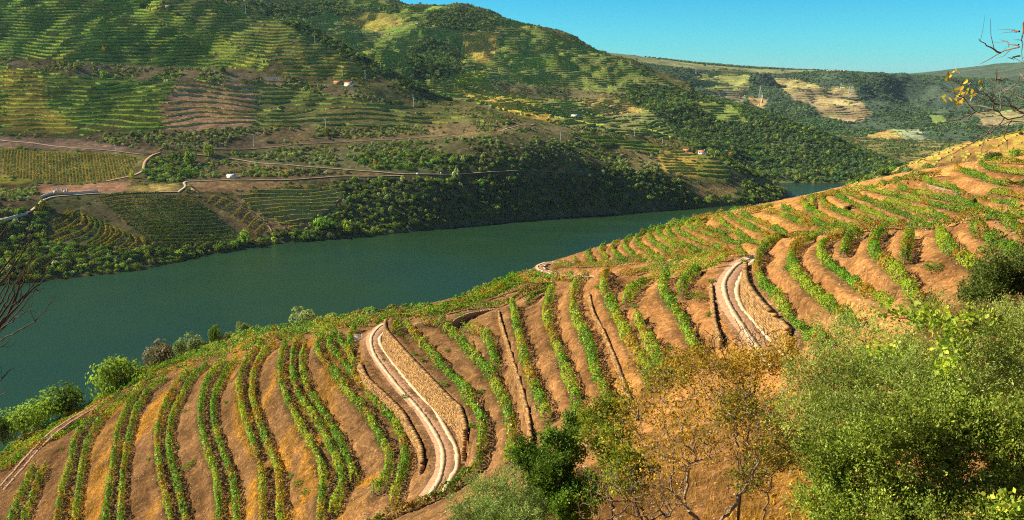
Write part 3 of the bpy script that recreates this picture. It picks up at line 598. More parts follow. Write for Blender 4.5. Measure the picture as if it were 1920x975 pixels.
# land use, as polygons (photo trace of real parcels) ------------------------
# kind: rows = vineyard terraces, wood, olive, bare, grass
LU = [
('scrub', '-200,-80 2200,-80 2200,600 -200,600', (.085, .08, .03), 0),
('rows', '-150,-40 300,-40 300,0 330,60 400,100 395,130 330,158 250,150 130,138 0,122 -150,120', (.060, .085, .022), 6.3),
('rows', '270,15 330,22 420,80 500,122 480,140 385,138 410,105 350,70 300,45', (.17, .17, .035), 6.1),
('rows', '300,8 380,0 470,18 560,55 640,105 700,150 620,140 500,122 420,80 340,40', (.10, .095, .035), 6.3),
('rows', '-150,125 0,126 130,142 240,152 330,160 300,190 305,245 150,255 60,250 -150,245', (.075, .10, .022), 6.8),
('rows', '0,128 70,134 90,200 140,250 60,252 0,240 0,128', (.22, .15, .03), 6.8),
('rows', '295,195 330,160 400,145 480,150 560,165 480,245 310,243', (.27, .15, .085), 7.5),
('rows', '480,150 600,158 750,192 850,215 980,232 880,238 700,243 470,246', (.105, .10, .035), 7.6),
('rows', '560,105 640,108 700,142 640,150 520,142', (.12, .10, .03), 6.1),
('olive', '-150,106 0,110 250,124 460,130 620,160 740,192 720,196 480,158 240,148 0,124 -150,122', (0.122, 0.086, 0.044), 0),
('olive', '150,252 480,240 740,240 960,226 1010,240 740,262 400,285 160,275', (0.122, 0.086, 0.044), 0),
('bare', '-100,252 150,262 300,285 200,285 0,276 -100,270', (.20, .12, .075), 0),
('rows2', '0,276 60,283 200,286 272,292 262,305 240,330 200,338 150,346 60,338 0,330', (.20, .155, .045), 0),
('grass', '-100,330 0,332 60,338 45,350 0,348 -100,345', (.25, .22, .03), 0),
('bare', '60,345 150,347 200,342 250,338 230,362 140,360 70,362', (.33, .17, .09), 0),
('olive', '-100,345 60,345 75,372 40,395 0,405 -100,420', (0.122, 0.073, 0.036), 0),
('wood', '275,300 330,287 350,300 380,325 350,338 300,342 270,335', (.06, .06, .03), 0),
('olive', '350,300 440,302 640,322 760,330 640,336 480,338 380,338', (0.137, 0.090, 0.044), 0),
('olive', '400,288 640,272 860,258 1010,240 1090,250 1200,290 1240,325 1100,320 800,324 640,314 450,300', (0.079, 0.073, 0.032), 0),
('wood', '640,290 800,285 1000,300 1240,325 1280,350 1100,322 800,325 700,318', (.06, .07, .03), 0),
('wood', '640,334 760,332 940,325 1100,326 1250,332 1340,360 1400,352 1462,360 1470,380 1300,392 900,424 600,455 520,460 600,418 645,375 640,350', (.045, .05, .025), 0),
('bare', '1280,345 1330,350 1400,352 1380,372 1330,378 1300,362', (.20, .13, .05), 0),
('wood', '1400,340 1470,355 1470,382 1370,388 1380,365', (.06, .07, .03), 0),
('bare', '230,350 330,343 345,358 240,363', (.24, .17, .05), 0),
('bare', '350,342 440,340 560,345 640,352 560,348 440,362 370,360', (.22, .13, .06), 0),
('wood', '-100,425 90,385 95,395 85,455 260,470 455,458 510,440 560,440 600,420 600,450 450,468 300,500 0,537 -100,545', (.04, .045, .025), 0),
('rows', '440,362 540,352 640,353 640,372 595,408 555,428 515,428 470,398 440,375', (.24, .15, .075), 4.4),
('bare', '95,398 145,392 185,372 250,420 272,450 285,462 270,468 100,458 82,452', (.12, .10, .045), 0),
('bare', '180,368 350,360 400,385 460,430 450,450 290,458 270,452 200,395', (.12, .085, .04), 0),
('bare', '380,365 440,378 515,430 500,440 460,436 400,385', (.19, .13, .05), 0),
# hill B
('rows', '500,10 640,-5 760,10 860,15 960,38 1130,98 1240,150 1320,190 1250,262 1060,236 960,214 860,190 760,160 700,125 600,60', (.115, .115, .042), 4.6),
('rows', '560,30 640,20 760,40 820,60 860,95 860,160 780,150 700,130 600,60', (.09, .10, .045), 4.2),
('wood', '420,0 560,10 640,0 640,20 560,35 650,88 720,128 800,165 860,192 760,165 700,135 620,90 500,30', (.05, .06, .03), 0),
('rows', '640,28 700,24 745,30 755,48 700,60 640,45', (.30, .17, .07), 4.0),
('wood', '620,14 745,10 748,26 700,22 630,32', (.05, .07, .035), 0),
('wood', '800,22 870,14 930,40 925,58 860,58 800,46', (.06, .075, .035), 0),
('wood', '765,95 800,70 860,88 862,130 830,152 770,148', (.04, .07, .03), 0),
('rows', '862,62 935,60 930,100 905,120 870,105', (.34, .17, .07), 3.8),
('rows', '852,138 912,132 905,160 855,160', (.30, .24, .03), 4.0),
('rows', '845,162 905,160 1000,192 1100,226 1060,236 960,214 880,185', (.30, .19, .05), 3.6),
('rows', '935,60 1000,70 1120,105 1240,150 1180,160 1100,120 930,100', (.10, .11, .04), 4.7),
('rows', '925,100 1030,105 1100,120 1060,130 960,130', (.11, .14, .035), 4.2),
('rows', '920,132 1080,130 1200,150 1250,170 1170,175 1000,160 920,150', (.12, .13, .045), 4.7),
('scrub', '910,150 1050,165 1200,180 1120,190 1000,185 920,165', (.10, .09, .04), 0),
('rows', '1090,186 1180,188 1205,212 1110,214', (.27, .16, .08), 3.8),
('rows', '1000,190 1090,188 1110,214 1200,216 1230,262 1160,250 1060,236', (.13, .12, .05), 3.8),
('olive', '1010,240 1100,236 1180,262 1240,285 1240,320 1180,290 1090,252', (0.130, 0.103, 0.048), 0),
('rows', '1060,250 1160,258 1240,272 1235,288 1140,276', (.14, .15, .03), 6.0),
('rows', '1232,292 1262,282 1300,284 1302,332 1245,322', (.33, .21, .055), 4.2),
('rows', '1302,286 1345,300 1368,328 1362,342 1302,334', (.16, .15, .035), 6.5),
('wood', '1170,160 1250,160 1340,184 1460,220 1560,254 1640,288 1690,308 1660,330 1600,340 1470,340 1400,330 1345,298 1280,268 1230,215 1180,190', (.05, .07, .035), 0),
('rows', '1300,190 1370,196 1400,230 1340,225', (.12, .13, .04), 4.7),
# near bank far right
('rows', '1660,318 1720,300 1780,276 1850,255 1925,236 2100,200 2100,340 1920,310 1700,330', (.27, .15, .045), 2.6),
('wood', '1575,350 1610,335 1660,318 1690,322 1745,322 1700,345 1600,362', (.08, .085, .03), 0),
]
LU = [(k, np.array(PT(s)), np.array(c), dz) for k, s, c, dz in LU]
def classify(P):
    u, v = proj(P); cls = np.zeros(len(P), int)
    for i, (k, pg, c, dz) in enumerate(LU): cls[pip(u, v, pg)] = i
    cls[(P[:, 1] < 560) & (P[:, 2] < 195)] = 0
    return cls, u, v
FV = np.stack([FXg, FYg, FZ], 2).reshape(-1, 3)
jit = FV + np.stack([(fbm(FV[:, 0] / 22, FV[:, 1] / 22, 2, 91) - .4) * 14, (fbm(FV[:, 0] / 22, FV[:, 1] / 22, 2, 92) - .4) * 14, FV[:, 0] * 0], 1)
cls, u_, v_ = classify(jit)
fcol = np.array([np.array(c) * (.85 if (k == 'rows' and d > 4.8) else 1) for k, p, c, d in LU])[cls]  # wide terraces: ground colour darkened for the shade between the rows
fcol = fcol * 2.05 * (.55 + .9 * fbm(FV[:, 0] / 45, FV[:, 1] / 45, 4, 55))[:, None]
dg = smooth(.5, .62, fbm(FV[:, 0] / 70, FV[:, 1] / 40, 4, 59))[:, None] * .35; fcol = fcol * (1 - dg) + np.array((.30, .20, .08)) * dg
nyy, nxx = FZ.shape; ii = (np.arange(nyy - 1)[:, None] * nxx + np.arange(nxx - 1)[None]).ravel(); F = np.stack([ii, ii + 1, ii + nxx + 1, ii + nxx], 1)
obj('hills', mesh_np('hills', FV, F, M['land'], fcol, True), kind='structure')

# far ridge C ------------------------------------------------------------------
fc2 = []
def f2(s): fc2.extend(at_y(np.array(PT(s))[:, :2], np.array(PT(s))[:, 2]).tolist())
f2('900,85,5200 1050,93,5000 1130,97,4800 1200,109,4700 1300,119,4700 1400,126,4800 1480,129,4900 1550,132,5000 1630,137,4900 1700,141,4800 1800,146,4700 1920,153,4600 2100,158,4600')
f2('1250,150,3900 1350,150,4000 1350,200,3300 1430,150,4000 1440,200,3300 1440,240,2900 1500,160,4100 1540,185,3600 1560,220,3150 1540,250,2800 1620,150,4300 1650,215,3200 1640,175,3900 1700,180,3900 1700,225,3100 1760,200,3500 1800,180,3900 1800,230,2900 1900,200,3500 1920,240,2700')
f2('1600,275,2500 1640,250,2650 1680,246,2600 1740,250,2650 1740,280,2350 1690,300,2180 1620,290,2250 1800,262,2450 1900,270,2300')
fc2 += [(400, 2900, 60), (900, 2100, -5), (1200, 2050, -5), (1500, 2000, 0), (700, 2500, 0), (500, 3200, 120), (0, 3400, 250), (0, 5000, 370), (2000, 2200, 60), (2600, 3000, 200), (3400, 4600, 220), (3000, 6200, 200), (1500, 6500, 210), (0, 6500, 300)]
fc2 = np.array(fc2); ff2 = rbf_fit(fc2[:, :2], fc2[:, 2], 1e-3)
cx = np.arange(-200.0, 3900, 60.0); cy = np.arange(2000.0, 6700, 60.0)
G2 = Grid(-200.0, 2000.0, 60.0, rbf_eval(ff2, np.stack(np.meshgrid(cx, cy), 2).reshape(-1, 2)).reshape(len(cy), len(cx)))
g2x = np.arange(-200, 3800, 16.0); g2y = np.arange(2000, 6600, 16.0); X2, Y2 = np.meshgrid(g2x, g2y); Z2 = G2(X2, Y2)
for _ in range(6): Z2[1:-1, 1:-1] = (Z2[1:-1, 1:-1] * 4 + Z2[:-2, 1:-1] + Z2[2:, 1:-1] + Z2[1:-1, :-2] + Z2[1:-1, 2:]) / 8
rg = np.abs(fbm(X2 / 420, Y2 / 420, 4, 13) - .47)
Z2 += (rg * 2 - .28) * 170 * smooth(10, 120, Z2) * (1 - smooth(4200, 4700, Y2)) + (fbm(X2 / 90, Y2 / 90, 3, 17) - .45) * 10
FG2 = Grid(-200.0, 2000.0, 16.0, Z2)
LU2 = [
('wood', '0,0 2200,0 2200,400 0,400', (.05, .075, .05), 0),
('grass', '1130,96 1300,119 1400,128 1560,133 1450,138 1300,130 1180,115', (.20, .20, .09), 0),
('rows', '1300,142 1350,128 1400,132 1410,160 1385,185 1330,170', (.20, .19, .075), 7.5),
('rows', '1340,172 1400,165 1395,196 1350,186', (.22, .17, .11), 7.5),
('bare', '1400,182 1440,186 1430,205 1405,200', (.36, .25, .09), 0),
('rows', '1448,148 1500,150 1545,165 1600,165 1625,205 1640,212 1605,232 1550,222 1520,195 1490,190', (.29, .20, .12), 7.0),
('rows', '1622,255 1668,243 1700,262 1690,280 1640,288 1618,275', (.30, .19, .07), 7.0),
('rows', '1668,243 1725,243 1740,268 1700,262', (.20, .21, .16), 7.0),
('bare', '1675,282 1710,270 1730,290 1690,300', (.36, .22, .12), 0),
('bare', '1580,270 1625,262 1640,290 1600,285', (.30, .18, .10), 0),
('grass', '1743,216 1762,216 1776,224 1768,232 1745,232', (.15, .20, .05), 0),
('rows', '1830,210 1930,205 1930,235 1840,235', (.20, .16, .09), 7.0),
]
LU2 = [(k, np.array(PT(s)), np.array(c), dz) for k, s, c, dz in LU2]
V2 = np.stack([X2, Y2, Z2], 2).reshape(-1, 3); u2, v2 = proj(V2); cls2 = np.zeros(len(V2), int)
for i, (k, pg, c, dz) in enumerate(LU2): cls2[pip(u2, v2, pg)] = i
c2v = np.array([c for k, p, c, d in LU2])[cls2] * 1.3 * (.7 + .7 * fbm(V2[:, 0] / 150, V2[:, 1] / 150, 3, 56))[:, None]
nyy, nxx = Z2.shape; ii = (np.arange(nyy - 1)[:, None] * nxx + np.arange(nxx - 1)[None]).ravel(); F = np.stack([ii, ii + 1, ii + nxx + 1, ii + nxx], 1)
obj('far_ridge', mesh_np('far_ridge', V2, F, M['land'], c2v, True), kind='structure')
# plain far beyond, so that the ground reaches the horizon
q = [(-20000, 6500, 150), (25000, 6500, 150), (25000, 28000, 150), (-20000, 28000, 150)]
obj('distant_ground', mesh_np('distant_ground', q, [[0, 1, 2, 3]], M['land'], np.tile((.07, .09, .06), (4, 1))), kind='structure')

# ------------------------------------------------------------------ track roads
def ribbon(P, width, dz, name, mat, parent=None, G=None, wob=.0, thick=.06, **kw):
    P = np.asarray(P, float).copy(); T = np.gradient(P[:, :2], axis=0); T /= np.linalg.norm(T, axis=1)[:, None] + 1e-9; n = np.stack([-T[:, 1], T[:, 0]], 1)
    if G is not None: P[:, 2] = np.maximum(G(P[:, 0], P[:, 1]), np.maximum(G(P[:, 0] + n[:, 0] * width / 2, P[:, 1] + n[:, 1] * width / 2), G(P[:, 0] - n[:, 0] * width / 2, P[:, 1] - n[:, 1] * width / 2)) * .6 + G(P[:, 0], P[:, 1]) * .4)
    w = width / 2 * (1 + wob * (np.array([random.random() for _ in P]) - .5))
    L_ = P.copy(); L_[:, :2] += n * w[:, None]; R_ = P.copy(); R_[:, :2] -= n * w[:, None]
    top = dz; V = np.concatenate([L_ + [0, 0, top - thick - .1], L_ + [0, 0, top], R_ + [0, 0, top], R_ + [0, 0, top - thick - .1]]); m = len(P)
    i = np.arange(m - 1); F = np.concatenate([np.stack([k * m + i, (k + 1) * m + i, (k + 1) * m + i + 1, k * m + i + 1], 1) for k in range(3)])[:, ::-1]
    return obj(name, mesh_np(name, V, F, mat, smooth_=False), parent, **kw)
for A, B, lab in ((r1L, r1R, 'lower'), (r2L, r2R, 'upper')):
    c = centre(A, B); c = resample(c, .7)
    rb = ribbon(c, 3.7, .05, 'track_road', M['gravel'], wob=.06, thick=.6, kind='structure')
    for Q in (A, B):
        Qr = resample(Q, .5); Qr[:, 2] = np.maximum(Qr[:, 2], NG(Qr[:, 0], Qr[:, 1]) + .02); ribbon(Qr, .66, .075, 'wheel_track', M['concrete'], parent=rb, wob=.55)
rb = ribbon(r3, 2.6, .05, 'hairpin_road', M['gravel'], G=NG, kind='structure')
for s_ in (-.75, .75):
    T = np.gradient(r3[:, :2], axis=0); T /= np.linalg.norm(T, axis=1)[:, None]; q = r3.copy(); q[:, 0] -= T[:, 1] * s_; q[:, 1] += T[:, 0] * s_
    ribbon(q, .5, .09, 'wheel_track', M['concrete'], parent=rb, G=NG, wob=.3)
for s_, nm in ((-.7, 0), (.7, 1)):
    T = np.gradient(trk[:, :2], axis=0); T /= np.linalg.norm(T, axis=1)[:, None]; q = trk.copy(); q[:, 0] -= T[:, 1] * s_; q[:, 1] += T[:, 0] * s_
    ribbon(q, .55, .02, 'earth_track', M['gravel'], G=NG, wob=.5, kind='structure')

# ------------------------------------------------------------------ dry stone walls
for lab, zb, zt, P, mt in walls:
    T = np.gradient(P[:, :2], axis=0); T /= np.linalg.norm(T, axis=1)[:, None]; n = np.stack([T[:, 1], -T[:, 0]], 1)
    if lab.startswith('broken') or lab.startswith('long dry'): n = -n
    elif P[-1, 1] < P[0, 1]: n = n if True else n
    # face looks to the valley (left for walls running towards the viewer)
    if (lab.startswith('broken') or lab.startswith('long dry')): pass
    H = zt - zb + .12
    mb = MB(); s = np.concatenate([[0], np.cumsum(np.linalg.norm(np.diff(P[:, :2], axis=0), axis=1))]); z = zb - .35; ci = 0
    big = H > 1.2
    while z < zb + H - .05:
        h = (.24 if big else .15) * random.uniform(.75, 1.3); x = random.uniform(-.3, 0)
        while x < s[-1]:
            l = random.uniform(.28, .8); xm = min(max(x + l / 2, 0), s[-1]); px = np.interp(xm, s, P[:, 0]); py = np.interp(xm, s, P[:, 1]); k = min(np.searchsorted(s, xm), len(P) - 1)
            edge = min(xm, s[-1] - xm) / 3.0
            if z - zb < H * (min(1, .7 + edge) + .03 * math.sin(xm * .3 + zb)) - random.random() * .08:
                bat = (z - zb) * .08 + random.uniform(-.035, .035)
                mb.box((px - n[k, 0] * (-.28 + bat), py - n[k, 1] * (-.28 + bat), z + h / 2), (l * .9, .62 if big else .34, h * .84), math.atan2(T[k, 1], T[k, 0]))
            x += l
        z += h
    w_ = thing('stone_wall', lab, 'wall', 'dry stone walls between the vine terraces')
    obj('stone', mb.mesh('stone', M[mt]), w_, kind='stuff')

# ------------------------------------------------------------------ vine rows of the near slope
G1 = np.array([(.07, .18, .012), (.11, .26, .016), (.16, .33, .02), (.23, .40, .024), (.05, .13, .012)])
YE = np.array([(.34, .38, .03), (.42, .38, .03), (.28, .36, .03)])
RE = np.array([(.48, .22, .03), (.42, .14, .02), (.36, .20, .03)])
def vine_leaves(P, h, w, size, dens, aut, seed, zoff=0.0, dark=0.0, gaps=.0):
    """leaf mass of a trained row along polyline P (evenly spaced)."""
    n = len(P); L = np.linalg.norm(np.diff(P, axis=0), axis=1).sum(); m = int(L * dens); t = RNG.uniform(0, n - 1.001, m)
    i = t.astype(int); f = (t - i)[:, None]; C = P[i] * (1 - f) + P[i + 1] * f; T = P[i + 1] - P[i]; T /= np.linalg.norm(T, axis=1)[:, None] + 1e-9
    nn = np.stack([-T[:, 1], T[:, 0], 0 * T[:, 0]], 1); s = t / (n - 1) * L
    pl = vnoise(s / 1.15 + seed * 37.1, s * 0 + seed, 3); pl2 = vnoise(s / 3.7 + seed * 11.3, s * 0, 4); cl = .45 + .65 * pl + .3 * pl2
    a = RNG.uniform(-.6, math.pi + .6, m); r = RNG.uniform(.55, 1.05, m) ** .5 * cl
    x = np.cos(a) * w * r + RNG.normal(0, .05, m) * w; zz = .42 * h + (np.sin(a) * .62 * r + .05) * h * (.68 + .55 * pl) + RNG.normal(0, .03, m)
    shoots = RNG.random(m) < .05; zz = np.where(shoots, zz + RNG.random(m) * .3 * h, zz)
    C = C + nn * x[:, None]; C[:, 2] += zz + zoff
    Nn = nn * np.cos(a)[:, None] + np.array([0, 0, 1]) * (np.sin(a) * .8 + .25)[:, None] + RNG.normal(0, .55, (m, 3))
    if gaps: keep = pl2 + .5 * pl > gaps; C, Nn, s, pl, pl2, a = C[keep], Nn[keep], s[keep], pl[keep], pl2[keep], a[keep]; m = len(C)
    V, F = leaf_quads(C, Nn, size * RNG.uniform(.65, 1.25, m), .85)
    col = G1[RNG.integers(0, 5, m)] * RNG.uniform(.8, 1.2, m)[:, None]
    ya = smooth(.62 - .45 * aut, .95 - .45 * aut, vnoise(s / 4.5 + seed * 7.7, s * 0, 8) + .22 * RNG.random(m)) * .85
    ra = smooth(.80 - .35 * aut, 1.0 - .3 * aut, vnoise(s / 3.1 + seed * 3.3, s * 0, 12) + .18 * RNG.random(m)) * .8
    y = RNG.random(m) < ya; col[y] = YE[RNG.integers(0, 3, y.sum())] * .8 + col[y] * .3
    y = RNG.random(m) < ra * .75; col[y] = RE[RNG.integers(0, 3, y.sum())]
    return V, F, np.clip(col * (1 - dark), 0, 1)
tri_near = 0
for k, (lab, W3) in enumerate(near_rows):
    P = resample(W3, .45)
    # settle the row on the terrace
    P[:, 2] = NG(P[:, 0], P[:, 1])
    far_ = 'far spur' in lab or 'gully edge' in lab or 'at the right, against' in lab
    hedge_ = k >= len(NR); aut = .08 + .25 * ((k * 7919) % 10) / 10
    if 'orange leaves' in lab or 'rusty' in lab or 'yellow' in lab: aut = .85
    if 'dark' in lab: aut = .1
    if far_: aut = .30
    if 'scattered' in lab or 'loose' in lab: aut = .35
    dist = np.linalg.norm(P.mean(0) - EYE); size = .16 + .0009 * dist
    w = .50; h = 1.75
    if 145 < W3[:, 2].mean() < 176 and not hedge_ and not far_: w = .58
    if k < 19: w = .50
    if W3[:, 2].mean() > 175 and not far_: w = .46; h = 1.25; size = .17
    if far_: w = .34; h = 1.2; size = .18
    if far_ and W3[:, 2].mean() > 171: w = .34; h = 1.08; size = .16
    if hedge_: w = .5; h = 1.2 if W3[:, 2].mean() > 171 else 1.5
    dens = 3.1 / (size * size * .85) * (w + .55) * 1.75
    V_, F_, c_ = vine_leaves(P, h, w, size, dens, aut, k + 1, dark=.25 if 'dark' in lab else 0, gaps=.42 if ('loose' in lab or 'scattered' in lab) else (.20 if k < 19 else 0 if far_ else .12))
    t = thing('vine_row', lab, 'vine row', 'vine rows on the near slope', loc=tuple(P[len(P) // 2])); off = P[len(P) // 2]
    V_ = V_ - off; tri_near += 2 * len(F_)
    obj('foliage', mesh_np('foliage', V_, F_, M['vine'], c_), t)
    mb = MB(); L = len(P) * .45
    for q in range(0, len(P), 11):
        p = P[q] - off; mb.tube([p + [0, 0, -.2], p + [random.uniform(-.05, .05), 0, h * random.uniform(1.12, 1.3)]], .05, 4)
    for q in range(1, len(P), 3):
        p = P[q] - off; a = random.uniform(-.15, .15); mb.tube([p + [0, 0, -.2], p + [a, a * .5, .4], p + [a * .3, -a, .85]], [.05, .04, .03], 3) if dist < 150 else None
    obj('stake', mb.mesh('stake', M['stake']), t, kind='stuff')
print('near vines tris', tri_near)

# more loose vines on the brink (too tangled to count) -------------------------
br = resample(at_z(bp[:, :2], bp[:, 2] + 1.0), 1.0); Vs, Fs, Cs, nb = [], [], [], 0
for k, off in enumerate((3.2, 6.0, 9.0, 12.0)):
    q = br[(br[:, 0] < 4) & (br[:, 1] > 150)]; T = np.gradient(q[:, :2], axis=0); T /= np.linalg.norm(T, axis=1)[:, None]; q = q.copy(); q[:, 0] += T[:, 1] * off; q[:, 1] -= T[:, 0] * off
    # keep clear of rows and road
    ix = ((q[:, 0] - NX0) / NS).astype(int); iy = ((q[:, 1] - NY0) / NS).astype(int); ok = (Dr[iy, ix] > 1.6) & (Drd[iy, ix] > 3.0) & (D3[iy, ix] > 2.0)
    q[:, 2] = NG(q[:, 0], q[:, 1]); runs = np.split(np.arange(len(q)), np.nonzero(np.diff(ok.astype(int)) != 0)[0] + 1)
    for r_ in runs:
        if ok[r_[0]] and len(r_) > 3:
            V_, F_, c_ = vine_leaves(resample(q[r_], .5), 1.5, .5, .30, 60, .3, 100 + k, gaps=.35); Vs.append(V_); Fs.append(F_ + nb); Cs.append(c_); nb += len(V_)
if Vs:
    o = obj('loose_vines', mesh_np('loose_vines', np.concatenate(Vs), np.concatenate(Fs), M['vine'], np.concatenate(Cs)), kind='stuff'); o['label'] = 'tangled loose vines between the hedges along the brink above the river'; o['category'] = 'vines'

# ------------------------------------------------------------------ weeds and dry grass on the banks
def nearhit(uv):
    P, ok = hit(uv, NG, 8, 261, .4); return P, ok
WE = '760,745,1.2 750,627,1.3 762,640,1.1 777,665,1.1 792,676,.9 830,722,1.5 840,659,1.0 560,908,1.5 575,924,1.6 350,878,2.0 362,870,1.6 1310,560,2.4 1332,592,1.2 1255,655,1.0 1120,540,1.0 862,594,1.8 1752,505,1.8 1847,472,1.4 335,842,.8 347,772,1.0 280,862,1.0 118,842,1.0 885,800,1.0 905,735,.9 1394,492,1.2 1335,530,1.0 1190,577,1.1 655,595,.9 720,675,.6 425,755,1.0 548,895,1.3 1478,505,1.3 1205,640,.9 897,737,.7'
we = np.array(PT(WE)); Pw, okw = nearhit(we[:, :2])
def weed_label(P, s):
    k = min(range(len(near_rows)), key=lambda q: float(np.min(np.hypot(*(row_lines[q][:, :2] - P[:2]).T)))); w_ = near_rows[k][0].replace(',', '').split()
    l_ = ('large' if s > 1.6 else 'small' if s < 1.05 else 'round') + ' green weed tuft by the ' + ' '.join(w_[:9]); seen = weed_seen.get(l_, 0); weed_seen[l_] = seen + 1
    while l_.split()[-1] in ('the', 'of', 'a', 'from', 'by', 'in', 'to', 'and', 'right', 'with', 'next', 'under'): l_ = ' '.join(l_.split()[:-1])
    return ('another ' * min(seen, 1)) + l_
weed_seen = {}
for (u, v, s), P in zip(we[okw], Pw[okw]):
    m = int(110 * s); a = RNG.uniform(0, 6.28, m); r = np.sqrt(RNG.random(m)) * .55 * s; C = np.stack([np.cos(a) * r, np.sin(a) * r, RNG.random(m) * .55 * s * (1 - r / s)], 1)
    V_, F_ = leaf_quads(C, RNG.normal(0, .5, (m, 3)) + [0, 0, .8], .2, .7); c_ = np.array((.10, .22, .02)) * RNG.uniform(.6, 1.4, m)[:, None]
    t = thing('weed_tuft', weed_label(P, s), 'weed', 'green weeds between the vine rows', loc=tuple(P), me=mesh_np('weed_tuft', V_, F_, M['near_leaf'], c_))
# dry grass tufts
idx = RNG.choice(len(NV), 60000, p=NGM / NGM.sum())
B = NV[idx] + np.concatenate([RNG.uniform(-.3, .3, (len(idx), 2)), np.zeros((len(idx), 1))], 1); m = len(B)
hh = RNG.uniform(.12, .4, m)[:, None]; ln = RNG.normal(0, .16, (m, 3)); ln[:, 2] = 0; wd = RNG.normal(0, .05, (m, 3)); wd[:, 2] = 0
Vg = np.stack([B - wd, B + wd, B + ln + np.array([0, 0, 1]) * hh], 1).reshape(-1, 3)
cg = np.array((.62, .33, .05)) * RNG.uniform(.6, 1.25, m)[:, None] + np.array([(.0, .06, .0)]) * RNG.random(m)[:, None]
o = obj('dry_grass', mesh_np('dry_grass', Vg, np.arange(3 * m).reshape(m, 3), M['grass'], cg), kind='stuff'); o['label'] = 'dry orange grass covering the terrace banks'; o['category'] = 'grass'
# stones lying about on the earth
NSTN = 24000
cand = np.nonzero((Drd.ravel() > 2.2) & (NU > -50) & (NU < 1950) & (NW < 1000))[0]; idx = RNG.choice(cand, NSTN); mb_V = []; B = NV[idx] + np.concatenate([RNG.uniform(-.25, .25, (NSTN, 2)), np.full((NSTN, 1), .02)], 1)
oc = np.array([(1, 0, 0), (0, 1, 0), (-1, 0, 0), (0, -1, 0), (0, 0, .8)]); sz = RNG.uniform(.05, .16, (NSTN, 1, 1)) * RNG.uniform(.6, 1.4, (NSTN, 5, 1))
Vp = (B[:, None] + oc[None] * sz).reshape(-1, 3); f0 = np.array([(0, 1, 4), (1, 2, 4), (2, 3, 4), (3, 0, 4)]); Fp = (np.arange(NSTN)[:, None, None] * 5 + f0[None]).reshape(-1, 3)
o = obj('loose_stones', mesh_np('loose_stones', Vp, Fp, M['greystone']), kind='stuff'); o['label'] = 'small loose schist stones scattered over the terraces'; o['category'] = 'stones'

# ------------------------------------------------------------------ far vineyards: countable rows near the river
FG_r = [np.array((.075, .15, .02)), np.array((.11, .18, .02)), np.array((.17, .19, .025)), np.array((.30, .24, .03)), np.array((.05, .11, .015))]
def far_row(P, h, w, size, dens, pal, seed):
    n = len(P); L = np.linalg.norm(np.diff(P, axis=0), axis=1).sum(); m = max(30, int(L * dens)); t = RNG.uniform(0, n - 1.001, m); i = t.astype(int); f = (t - i)[:, None]
    C = P[i] * (1 - f) + P[i + 1] * f; T = P[i + 1] - P[i]; T /= np.linalg.norm(T, axis=1)[:, None] + 1e-9; nn = np.stack([-T[:, 1], T[:, 0], 0 * T[:, 0]], 1); s = t / (n - 1) * L
    pl = vnoise(s / 3 + seed * 17.3, s * 0, 5); a = RNG.uniform(-.3, math.pi + .3, m); C = C + nn * (np.cos(a) * w * (.7 + .5 * pl))[:, None]; C[:, 2] += .3 * h + np.sin(a) * h * .7 * (.7 + .5 * pl)
    N_ = nn * np.cos(a)[:, None] + np.array([0, 0, 1]) * (np.sin(a) + .2)[:, None] + RNG.normal(0, .4, (m, 3)); V_, F_ = leaf_quads(C, N_, size * RNG.uniform(.7, 1.3, m), .9)
    q = smooth(.25, .75, vnoise(s / 14 + seed * 3.1, s * 0, 6) + RNG.normal(0, .12, m)); a_, b_ = FG_r[pal[0]], FG_r[pal[1]]
    return V_, F_, (a_ * (1 - q[:, None]) + b_ * q[:, None]) * RNG.uniform(.75, 1.25, m)[:, None]
def add_far_row(uv, lab, grp, h=2.4, w=1.3, size=1.5, dens=5, pal=(0, 2), step=4):
    P, ok = hit(uv)
    if ok.sum() < 2: return
    P = resample(P[ok], step); P[:, 2] = FG(P[:, 0], P[:, 1]); o_ = P[len(P) // 2].copy(); V_, F_, c_ = far_row(P - o_, h, w, size, dens, pal, RNG.random() * 9)
    thing('vine_row', lab, 'vine row', grp, loc=tuple(o_), me=mesh_np('vine_row', V_, F_, M['farvine'], c_))
ORD = ['first', 'second', 'third', 'fourth', 'fifth', 'sixth', 'seventh', 'eighth', 'ninth', 'tenth', 'eleventh', 'twelfth', 'thirteenth', 'fourteenth', 'fifteenth', 'sixteenth', 'seventeenth', 'eighteenth', 'nineteenth', 'twentieth']
def ordn(k):
    if k < 20: return ORD[k]
    t_, u_ = divmod(k + 1, 10); tens = {2: 'twenty', 3: 'thirty', 4: 'forty', 5: 'fifty'}[t_]
    return (tens + '-' + ORD[u_ - 1]) if u_ else {3: 'thirtieth', 4: 'fortieth', 5: 'fiftieth'}[t_]
CURV = ['116,408 133,396', '95,422 108,414 123,408 134,401', '100,430 119,421 134,410 141,399 148,397', '106,438 130,427 147,413', '83,452 97,447 119,438 141,428 155,419 157,408 154,401', '102,455 125,446 148,438 166,427 170,418 164,407', '134,455 156,447 175,434 181,424 178,416 173,409',
        '164,458 180,448 188,434 191,424 184,413', '172,461 194,446 201,431 196,420', '180,462 204,448 210,438 206,427', '190,464 209,452 220,437 215,427', '200,465 223,452 234,441 225,432', '226,466 243,452 243,444 235,438', '244,466 256,457 256,450 248,442', '272,467 272,458 266,448', '102,459 156,465 219,468']
for k, s in enumerate(CURV): add_far_row(PT(s), ordn(k) + ' curved vine row from the left in the fan shaped riverside vineyard', 'curved rows of the fan shaped vineyard', h=3.2, w=1.7, size=1.5, dens=9, pal=(2, 3) if k not in (6, 7, 15) else (0, 1))
top = np.array(PT('180,369 230,366 300,364 352,361')); bot = np.array(PT('283,457 340,459 400,457 455,449'))
